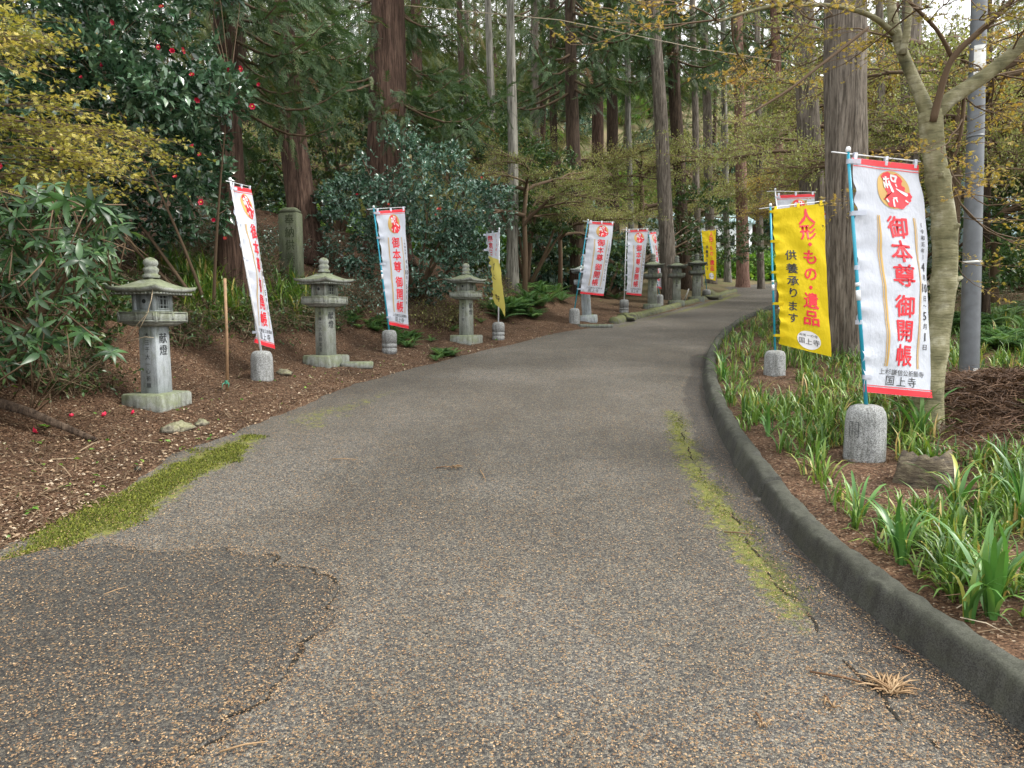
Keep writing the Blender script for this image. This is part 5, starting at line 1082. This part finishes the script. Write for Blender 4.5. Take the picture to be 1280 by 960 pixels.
# ------------------------------------------------------------------ strap leaved plants
def blade_mesh(name, L, w_, arch, n=6, mt=None):
    V = []; F = []
    x = z = 0; ang = R(78)
    for k in range(n + 1):
        s_ = k / n; ww = w_ * (1 - s_ ** 2.2) * (.6 + .4 * min(1, s_ * 4)) / 2 + .0008
        V += [(x, -ww, z + ww * .35), (x, 0, z), (x, ww, z + ww * .35)]; x += math.cos(ang) * L / n; z += math.sin(ang) * L / n; ang -= arch * (.4 + 1.2 * s_) / n
    for k in range(n): a = 3 * k; F += [(a, a + 3, a + 4, a + 1), (a + 1, a + 4, a + 5, a + 2)]
    return np.array(V), np.array(F)
BV = [blade_mesh('leaf', L, w_, ar_) for L, w_, ar_ in ((.36, .024, 2.1), (.30, .020, 2.7), (.42, .026, 1.6))]
BM = [mesh_np('leaf', v, [f], M['blade_obj'], np.zeros(len(v)), True) for v, f in BV]
def clump(px, label, n, sc):
    g = G(*px); root = thing('strap_leaf_plant', label, 'plant', (g[0], g[1], g[2] - .01))
    for k in range(n):
        a = random.uniform(0, 6.28); o = link('leaf', random.choice(BM), root, (.03 * math.cos(a) * random.random(), .03 * math.sin(a) * random.random(), 0), (random.uniform(-.15, .15), random.uniform(-.5, .35), a), sc * random.uniform(.7, 1.25))
for px, lb, n_, sc in (((1240, 770), 'large strap leaved plant by the kerb at the lower right edge', 22, 1.15), ((1128, 705), 'strap leaved plant with yellow tips just inside the kerb below the stump', 16, .95), ((1210, 775), 'drooping strap leaved plant left of the large one at lower right', 12, .9),
                       ((960, 545), 'small strap leaved plant by the kerb left of the big banner weight', 14, .85), ((905, 475), 'upright strap leaved plant at the tip of the bed beside the yellow banner weight', 18, 1.), ((1020, 585), 'strap leaved plant with orange tips left of the engraved weight', 10, .75),
                       ((1150, 545), 'tall strap leaved plant against the foot of the forked maple', 18, 1.2), ((1275, 660), 'dense strap leaved plant at right edge beyond the stump', 22, 1.1), ((1075, 645), 'sparse strap leaved plant in bare litter left of the stump', 9, .8), ((1195, 640), 'strap leaved plant just right of the stump', 16, 1.)):
    clump(px, lb, n_, sc)
r = np.random.default_rng(55)
def strap_cover(name, label, pts, per, size, mt, kind='stuff'):
    Vs = []; Fs = []; Ts = []; n0 = 0
    for bi, (bv, bf) in enumerate([blade_mesh('leaf', L, w_, ar_, 4) for L, w_, ar_ in ((.36, .024, 2.1), (.30, .020, 2.7), (.42, .026, 1.6))]):
        k = np.arange(len(pts))[bi::3]; p = np.repeat(pts[k], per, 0); a = r.uniform(0, 6.28, len(p)); til = r.uniform(-.75, .6, len(p)); X = np.stack([np.cos(a) * np.cos(til), np.sin(a) * np.cos(til), np.sin(til)], 1); Z = np.stack([-np.cos(a) * np.sin(til), -np.sin(a) * np.sin(til), np.cos(til)], 1)
        tt = np.clip(np.repeat(r.uniform(0, .75, len(k)), per) + r.normal(0, .16, len(p)) + (r.uniform(size=len(p)) > .94) * .5, 0, 1)
        V, F, T = scatter(bv, bf, p + r.normal(size=p.shape) * (.02, .02, 0), X, Z, size * r.uniform(.55, 1.2, len(p)), tt); Vs.append(V); Fs.append(F[0] + n0); Ts.append(T); n0 += len(V)
    return tag(link(name, mesh_np(name, np.vstack(Vs), [np.vstack(Fs)], mt, np.concatenate(Ts), True)), label, 'ground cover' if label else None, kind=kind)
c = []
while len(c) < 3500:
    px, py = r.uniform(885, 1500), 395 + 485 * r.uniform() ** 1.7
    if py > 470 and 1165 < px < 1300 and py < 575: continue
    gq = G(px, py, 25); dr = seg_dist(gq[:1], gq[1:2], Rb)[0]
    if inside(gq[:1], gq[1:2], POLY)[0] or dr < (.16 if py < 540 else .34) or gq[0] < 1: continue
    if any(abs(px - a) < w_ and b0 < py < b1 for a, w_, b0, b1 in ((1078, 45, 560, 625), (1150, 75, 585, 650), (968, 28, 462, 500))): continue
    dens = .95 if py < 540 else .5 if py < 620 else .45
    if py > 540 and dr < .5 and r.uniform() < .6: continue
    if vnoise(np.array([gq[0] * 1.6]), np.array([gq[1] * 1.6]))[0] + r.uniform(-.2, .2) < 1 - dens - .2: continue
    c.append(gq)
c = np.array(c); c[:, 2] -= .01; strap_cover('ground_cover', 'strap leaved ground cover filling the planted bed right of the kerb', c, 7, .60, M['blade'])
c = []
while len(c) < 230:
    px, py = r.uniform(150, 420), r.uniform(335, 440)
    cl_ = [(265, 395, 35, 20), (372, 385, 30, 25), (320, 400, 20, 18), (200, 330, 40, 12), (250, 360, 30, 20)]
    if not any(((px - a) / w_) ** 2 + ((py - b_) / h_) ** 2 < 1 for a, b_, w_, h_ in cl_): continue
    c.append(G(px, py, 25))
strap_cover('bank_strap_leaves', 'tufts of strap leaved plants on the left bank behind the lanterns', np.array(c), 12, 1.2, M['blade'])

# ferns on bank
fvv, fff, nf_ = [], [], 0
for k in range(14):
    s_ = (k + 1) / 15; c_ = np.array([s_, 0, .35 * s_ - .5 * s_ * s_]); L_ = .26 * math.sin(math.pi * min(1, s_ * .9 + .1)) 
    for sd_ in (-1, 1): i = len(fvv); fvv += [c_ + (-.02, 0, 0), c_ + (.03, sd_ * L_ * .5, .02), c_ + (.06, sd_ * L_, -.03), c_ + (.045, 0, 0)]; fff.append((i, i + 1, i + 2, i + 3))
FEV, FEF = np.array(fvv), np.array(fff)
def ferns(label, regions, n, size):
    p = []
    while len(p) < n:
        a, b_, w_, h_ = regions[r.integers(len(regions))]; p.append(G(a + r.normal() * w_ * .5, b_ + r.normal() * h_ * .5, 30))
    p = np.repeat(np.array(p), 7, 0); a = np.tile(np.arange(7) * .9, n) + r.uniform(0, .5, 7 * n); X = np.stack([np.cos(a), np.sin(a), r.uniform(.3, .9, 7 * n)], 1); V, F, T = scatter(FEV, FEF, p, X, np.array([0, 0, 1.]) + X * (1, 1, 0) * -.3, size * r.uniform(.6, 1.2, 7 * n), r.uniform(0, 1, 7 * n))
    tag(link('ferns', mesh_np('ferns', V, F, M['fern'], T)), label, 'ferns', kind='stuff')
ferns('green ferns spreading over the bank behind the fourth lantern', [(665, 375, 50, 22), (640, 390, 30, 12), (755, 365, 30, 12), (700, 360, 30, 15), (660, 345, 30, 10)], 90, .55)
ferns('low ferns and sprigs on the bank near the second and third lanterns', [(270, 340, 60, 25), (330, 400, 30, 20), (440, 400, 25, 15), (560, 400, 30, 15), (510, 425, 25, 8), (480, 408, 20, 8), (555, 445, 14, 4), (225, 380, 30, 15), (620, 380, 20, 12), (120, 350, 50, 20)], 150, .22)
ferns('leafy green undergrowth beyond the steel pole at the right', [(1240, 400, 40, 18), (1200, 410, 30, 10), (1260, 430, 30, 10), (1090, 405, 30, 12)], 130, .38)
# bright undergrowth beyond the bend
p = []
while len(p) < 700:
    px, py = r.uniform(890, 1060), r.uniform(326, 352); q_ = P(px, py, r.uniform(42, 50)); 
    if not inside(q_[:1], q_[1:2], POLY)[0]: p.append((q_[0], q_[1], Hs(q_[0], q_[1]) + r.uniform(0, .5)))
V, F, T = leaves_on_tips(np.array(p), rdir(len(p), .8, r), 7, .28, 1., .2, .8, r); tag(link('bright_undergrowth', mesh_np('bright_undergrowth', V, F, M['bright_leaf'], T)), 'fresh bright green undergrowth beyond the bend of the road', 'undergrowth', kind='stuff')
# twiggy azaleas / brush on the bank: brown twigs with sparse leaves
def brush(label, regions, n, h, leafm, lf=.5, dmax=30, name='bank_brush'):
    mb = MB(); pos = []
    for _ in range(n):
        a, b_, w_, h_ = regions[r.integers(len(regions))]; g_ = G(a + r.normal() * w_ * .5, b_ + r.normal() * h_ * .5, dmax)
        for k in range(4):
            d_ = nrm(np.array([r.normal() * .7, r.normal() * .5 - .1, 1.])); L_ = h * r.uniform(.4, 1.2); m_ = g_ + d_ * L_ * .5 + r.normal(size=3) * .05; e = g_ + nrm(d_ + (r.normal() * .5, 0, -.35)) * L_ + (0, 0, 0)
            mb.tube([g_, m_, e], [.006, .004, .002], 3, cap=False, tint=r.uniform(.3, 1)); 
            for s_ in r.uniform(.3, 1, int(8 * lf)): pos.append(g_ + (e - g_) * s_ + r.normal(size=3) * .04)
            for _k in range(2):
                s_ = r.uniform(.3, .9); q_ = g_ + (e - g_) * s_; mb.tube([q_, q_ + nrm(r.normal(size=3) + (0, 0, .3)) * L_ * .4], [.003, .0015], 3, cap=False, tint=r.uniform(.3, 1))
    pos = np.array(pos); V, F, T = scatter(LEAF[0], LEAF[1], pos, rdir(len(pos), .2, r), rdir(len(pos), 1., r), .05 * r.uniform(.6, 1.3, len(pos)), r.uniform(0, 1, len(pos)))
    root = thing(name, label, 'brush', (0, 0, 0)); tag(mb.obj('twigs', M['twig'], root), kind='stuff'); tag(link('leaves', mesh_np('leaves', V, F, leafm, T), root), kind='stuff')
brush('tangled brown brush and dry stems on the bank behind the nearest lanterns', [(230, 330, 60, 30), (170, 380, 60, 25), (90, 480, 60, 20), (330, 350, 40, 30), (300, 400, 30, 20), (230, 420, 25, 25), (400, 400, 20, 20), (250, 300, 50, 30), (350, 400, 40, 25)], 420, .42, M['evergreen'], .9)
brush('brown and green twiggy scrub on the bank between third lantern and white banners', [(650, 340, 40, 22), (620, 360, 25, 20), (700, 345, 40, 15), (760, 345, 40, 10), (560, 400, 40, 15), (540, 395, 50, 15)], 300, .42, M['maple_bud'])
brush('sparse leafy scrub low on the bank behind the standing slab', [(330, 310, 60, 25), (400, 320, 40, 25), (260, 300, 40, 25), (440, 380, 30, 15)], 260, .5, M['camellia_blue'], .9)
brush('tangled brown scrub in the shade behind the steel pole', [(1190, 370, 30, 25), (1255, 360, 40, 25), (1100, 380, 30, 20)], 200, .5, M['evergreen'], .8)

# ------------------------------------------------------------------ litter
def lit(name, label, n, samp, size, tmpl, mt, lift=.006, tilt=.35, tl=0., th=1., cat='litter'):
    X, Y = samp(n); Z = H(X, Y) if name != 'road_litter' else roadz(X, Y) + .003 + .014 * inside(X, Y, den); n = len(X); p = np.stack([X, Y, Z + lift * r.uniform(.3, 1.5, n)], 1)
    a = r.uniform(0, 6.28, n); Xd = np.stack([np.cos(a), np.sin(a), r.normal(size=n) * tilt * .6], 1); Zd = np.array([0, -.0, 1.]) + r.normal(size=(n, 3)) * tilt
    V, F, T = scatter(tmpl[0], tmpl[1], p, Xd, Zd, size * r.uniform(.5, 1.4, n), r.uniform(tl, th, n) ** 1.3)
    return tag(link(name, mesh_np(name, V, F, mt, T)), label, cat, kind='stuff')
def s_left(n):
    out = []
    while sum(len(o) for o in out) < n:
        d = 2.5 * (22 / 2.5) ** r.uniform(0, 1, n * 2); px = r.uniform(-120, 900, n * 2); x = (px - 640) / FPX * d; dl, dr, ins = fields(x, d)
        k = (~ins) & (dl < dr) & (dl < 7 - 6.3 * sstep(30, 60, d)) & ((dl > .03) | (r.uniform(size=len(x)) < .5)); out.append(np.stack([x[k], d[k]], 1))
    o = np.vstack(out)[:n]; return o[:, 0], o[:, 1]
def s_right(n):
    out = []
    while sum(len(o) for o in out) < n:
        d = r.uniform(1.6, 11, n * 2); x = r.uniform(1.4, 8.5, n * 2); dl, dr, ins = fields(x, d); k = (~ins) & (dr < dl) & (dr > .2); out.append(np.stack([x[k], d[k]], 1))
    o = np.vstack(out)[:n]; return o[:, 0], o[:, 1]
lit('leaf_litter', 'brown leaf litter and wood chips covering the left verge and bank', 36000, s_left, .025, leaf_t(1, .5, .1, .1), M['dead'], .008, .5)
lit('twig_litter', 'brown twigs and needles scattered over the left verge', 16000, s_left, .07, (np.array([(0, -.03, 0), (0, .03, 0), (1, 0, .05)]), np.array([(0, 1, 2)])), M['dead'], .012, .4, .1, .8)
lit('bed_litter', 'reddish brown litter between the strap leaves in the planted bed', 18000, s_right, .026, leaf_t(1, .4, .1, .1), M['dead'], .008, .5, 0, .9)
def s_mound(n): a = r.normal(size=n * 2) * .75 + 4.35; b_ = r.normal(size=n * 2) * .7 + 5.6; k = (a > 2.95) & (b_ > 4.5); return a[k][:n], b_[k][:n]
lit('twig_heap', 'heap of dead brown cedar twigs piled round the foot of the steel pole', 15000, s_mound, .16, (np.array([(0, -.02, 0), (0, .02, 0), (.5, .02, .1), (.5, -.02, .1), (1, 0, .0)]), [np.array([(0, 1, 2, 3)]), np.array([(3, 2, 4)])]), M['dead'], .05, .35, 0, .8, 'heap')
def s_road(n):
    out = []
    while sum(len(o) for o in out) < n:
        d = 1.7 * (14 / 1.7) ** r.uniform(0, 1, n * 2); x = r.uniform(-1, 1, n * 2) * (d * .8 + .3); dl, dr, ins = fields(x, d)
        de = seg_dist(x, d, np.vstack([den[::4], den[:1]])); w_ = .3 + 1.6 * np.exp(-de / .035) + .65 * np.exp(-dr / .25) + .5 * np.exp(-dl / .3) + .45 * fbm(x * 1.5, d * 1.5); k = ins & (dl > .02) & (dr > .02) & (r.uniform(size=len(x)) < w_ * .7); out.append(np.stack([x[k], d[k]], 1))
    o = np.vstack(out)[:n]; return o[:, 0], o[:, 1]
lit('road_litter', 'tiny tan cedar catkins and needles strewn over the asphalt', 75000, s_road, .0066, (np.array([(0, -.3, 0), (.9, -.22, .08), (1., .22, .05), (.05, .3, .08)]), np.array([(0, 1, 2, 3)])), M['needle'], .008, .35)
# moss tufts
def s_moss(poly, n):
    lo, hi = poly.min(0), poly.max(0); x = r.uniform(lo[0] - .1, hi[0] + .1, n * 6); y = r.uniform(lo[1] - .1, hi[1] + .1, n * 6); m_ = inpoly_soft(x, y, poly, .30) + (fbm(x * 5, y * 5) - .5) * 1.3; k = m_ > r.uniform(.5, 1.15, len(x)); return x[k][:n], y[k][:n]
x1, y1 = s_moss(mossL, 14000); x2, y2 = s_moss(mossR, 7000)
x, y = np.r_[x1, x2], np.r_[y1, y2]; n_ = len(x); ctr = np.r_[np.ones(len(x1)), np.full(len(x2), .5)]
z = roadz(x, y) + .006; ovr = np.maximum(z, np.where(fields(x, y)[2], z, H(x, y)))
V, F, T = scatter(np.array([(-.5, 0, 0), (.5, 0, 0), (0, .2, 1.)]), np.array([(0, 1, 2)]), np.stack([x, y, ovr - .003], 1), rdir(n_, 0, r) * (1, 1, .1), np.array([0, 0, 1.]) + r.normal(size=(n_, 3)) * .4, .013 * r.uniform(.5, 1.3, n_) * ctr, r.uniform(0, 1, n_))
tag(link('moss', mesh_np('moss', V, F, M['moss_tuft'], T)), 'bright yellow green moss growing along the road edges', 'moss', kind='stuff')
# fallen flowers
for px, lb, s_ in (((132, 522), 'fallen red camellia flower just left of the nearest lantern plinth', .8), ((168, 519), 'fallen red camellia flower against the nearest lantern plinth', .75), ((90, 523), 'small fallen red petal cluster by the dark rotting branch', .6), ((41, 543), 'fallen red camellia flower at far left beside a green sprig', .9)):
    g = G(*px); rt = thing('fallen_flower', lb, 'flower', (g[0], g[1], g[2] + .02), random.uniform(0, 6)); link('petals', FLOWER, rt, (0, 0, 0), (R(60), R(20), 0), s_); link('stamens', STAM, rt, (0, 0, 0), (R(60), R(20), 0), s_)
# small green sprigs
LM = mesh_np('leaf', *[(LEAF[0]), [LEAF[1]]], M['bright_leaf'], np.full(5, .6))
for px, lb, s_, n_ in (((58, 536), 'low green sprig beside the fallen flower at far left', .09, 7), ((40, 640), 'tiny bright green seedling in the litter near the moss', .05, 5), ((48, 556), 'small pale sprig below the larger green one', .06, 5), ((555, 447), 'small green sprig at the road edge before the third lantern', .11, 8), ((80, 612), 'lone green leaf lying on the litter', .04, 2), ((640, 770), 'x', .0, 0)):
    if n_ == 0: continue
    g = G(*px); rt = thing('seedling', lb, 'seedling', tuple(g))
    for k in range(n_): a = k * 6.28 / n_ + random.random(); link('leaf', LM, rt, (0, 0, .01 + .02 * random.random()), (0, -.4 * random.random(), a), s_ * random.uniform(.7, 1.2))
    MB().tube([(0, 0, -.01), (0, 0, .03)], [.003, .002], 5).obj('stem', M['twig'], rt)
# dried cedar sprig and twigs on road
def dead_sprig(label, apx, bpx, fanpx, n, L):
    a = np.array([*onplane(*apx), 0]); b_ = np.array([*onplane(*bpx), 0]); a[2] = roadz(a[0], a[1]) + .008; b_[2] = roadz(b_[0], b_[1]) + .012; root = thing('dead_sprig', label, 'twig', tuple(a))
    MB().tube([(0, 0, 0), (b_ - a) * .5 + (0, .01, .004), b_ - a], [.004, .004, .003], 6).obj('stem', M['needle'], root)
    mb = MB(); f = np.array([*onplane(*fanpx), 0]); f[2] = roadz(f[0], f[1]) + .05; dv = nrm(f - b_)
    for k in range(n):
        e = nrm(dv + r.normal(size=3) * (.75, .75, .25)); e[2] = abs(e[2]) * .5; q_ = b_ - a + r.normal(size=3) * (.015, .015, .003); LL = L * r.uniform(.5, 1.1); mb.tube([q_, q_ + e * LL * .6 + (0, 0, .006), q_ + e * LL - (0, 0, .004)], [.0028, .0035, .0008], 4, tint=r.uniform(.3, 1))
    tag(mb.obj('dried_needles', M['needle'], root), kind='stuff')
dead_sprig('dried tan cedar sprig with fan of needles on asphalt near the right kerb', (1012, 842), (1110, 866), (1112, 832), 60, .12)
dead_sprig('small dried forked sprig left of the big tan one', (1031, 872), (1040, 886), (1050, 880), 6, .05)
dead_sprig('curled orange sprig on the asphalt left of the tan cedar sprigs', (945, 893), (955, 912), (958, 905), 5, .04)
dead_sprig('short reddish twig cluster lying mid road', (545, 586), (566, 586), (580, 592), 9, .07)
for k, (a, b_, lb) in enumerate((((130, 748), (160, 738), 'orange twig lying on the dark asphalt patch'), ((980, 692), (1008, 704), 'dark thin twig beside the right kerb'), ((275, 945), (335, 932), 'reddish twig on the light asphalt at the bottom'), ((905, 668), (945, 672), 'short brown twig lying across the right moss strip'), ((415, 577), (445, 577), 'thin brown twig on the road left of centre'), ((1115, 812), (1150, 826), 'thin twig parallel to the kerb near the tan sprig'), ((600, 590), (607, 602), 'tiny brown twig next to the reddish cluster'))):
    A = np.array([*onplane(*a), 0]); B = np.array([*onplane(*b_), 0]); A[2] = roadz(A[0], A[1]) + .014; B[2] = roadz(B[0], B[1]) + .014
    tag(link('twig', MB().tube([(0, 0, 0), (B - A) * .5 + (0, .006, .003), B - A], [.004, .0035, .002], 5, tint=.6).mesh('twig', M['dead'] if k % 2 else M['needle']), None, tuple(A)), lb, 'twig')
# overhead wire
a = P(-200, -60, 16); b_ = P(700, 25, 19); c_ = P(880, 62, 21); mb = MB(); mb.tube([a, b_, c_, P(1000, 80, 22)], [.01] * 4, 5); tag(mb.obj('overhead_cable', M['wire']), 'thin cable strung among the crowns near the top centre', 'cable')

cl_ = poly_px([(846, 512), (862, 560), (884, 600), (912, 640), (948, 690), (990, 748), (1030, 800), (1082, 850), (1140, 905), (1215, 965), (1300, 1030)])
L_ = np.r_[0, np.cumsum(np.linalg.norm(np.diff(cl_, axis=0), axis=1))]; q_ = np.arange(0, L_[-1], .012); X_ = np.interp(q_, L_, cl_[:, 0]) + (fbm(q_ * 7, q_ * 0) - .5) * .09; Y_ = np.interp(q_, L_, cl_[:, 1])
W_ = np.clip((fbm(q_ * 11 + 40, q_ * 0) - .42) * .03, .0002, .006); nn = len(q_)
V = np.concatenate([np.stack([X_ - W_, Y_, roadz(X_, Y_) + .004], 1), np.stack([X_ + W_, Y_, roadz(X_, Y_) + .004], 1)]); i_ = np.arange(nn - 1)
m, t, b = mat('crack_dark'); b.inputs['Base Color'].default_value = (.03, .028, .024, 1); b.inputs['Roughness'].default_value = 1; b.inputs['Specular IOR Level'].default_value = 0  # very dark matte colour for the crack and seam ribbons
tag(link('crack', mesh_np('crack', V, [np.stack([i_, i_ + nn, i_ + nn + 1, i_ + 1], 1)[:, ::-1]], m)), kind='structure')


# patch seam: the dark gap along the broken edge of the newer asphalt
sel = [i_ for i_, p_ in enumerate(den) if p_[1] > 1.2 and (p_[0] > -2.55)]
ln = den[sel]; Lq = np.r_[0, np.cumsum(np.linalg.norm(np.diff(ln, axis=0), axis=1))]; q_ = np.arange(0, Lq[-1], .01); X_ = np.interp(q_, Lq, ln[:, 0]); Y_ = np.interp(q_, Lq, ln[:, 1])
T_ = nrm(np.stack([np.gradient(X_), np.gradient(Y_)], 1)); W_ = np.clip((fbm(q_ * 9 + 3, q_ * 0) - .30) * .045, .001, .012); nn = len(q_); i_ = np.arange(nn - 1)
V = np.concatenate([np.stack([X_ + T_[:, 1] * W_ * k_, Y_ - T_[:, 0] * W_ * k_, roadz(X_, Y_) + .005], 1) for k_ in (-1.4, 1.0)])
Fq = np.stack([i_, i_ + nn, i_ + nn + 1, i_ + 1], 1); okq = np.linalg.norm(V[Fq[:, 0]] - V[Fq[:, 3]], axis=1) < .08
tag(link('patch_seam', mesh_np('patch_seam', V, [Fq[okq]], bpy.data.materials['crack_dark'])), kind='structure')
def s_edge(n):
    out = []
    while sum(len(o) for o in out) < n:
        x, d = s_left(n * 3); dl, _, _ = fields(x, d); k = r.uniform(size=len(x)) < np.exp(-dl / .5); out.append(np.stack([x[k], d[k]], 1))
    o = np.vstack(out)[:n]; return o[:, 0], o[:, 1]
lit('pale_chips', 'pale wood chips and grit gathered along the left road edge', 2600, s_edge, .028, leaf_t(1, .6, .12, .1), M['dead'], .012, .4, .88, 1.)
lit('bank_twigs', 'loose dead twigs lying on the left verge and bank', 2600, s_left, .17, (np.array([(0, -.018, 0), (0, .018, 0), (.5, .02, .12), (.5, -.016, .12), (1, 0, .02)]), [np.array([(0, 1, 2, 3)]), np.array([(3, 2, 4)])]), M['twig'], .015, .3, 0, 1.)
lit('verge_weeds', 'tiny green weeds dotted over the left verge', 500, s_left, .045, leaf_t(1, .5, .1, .1), M['bright_leaf'], .015, .6, 0, 1.)
lit('bed_twigs', 'loose dead twigs and dry blades lying in the planted bed', 1800, s_right, .15, (np.array([(0, -.018, 0), (0, .018, 0), (.5, .02, .12), (.5, -.016, .12), (1, 0, .02)]), [np.array([(0, 1, 2, 3)]), np.array([(3, 2, 4)])]), M['dead'], .015, .3, .3, 1.)
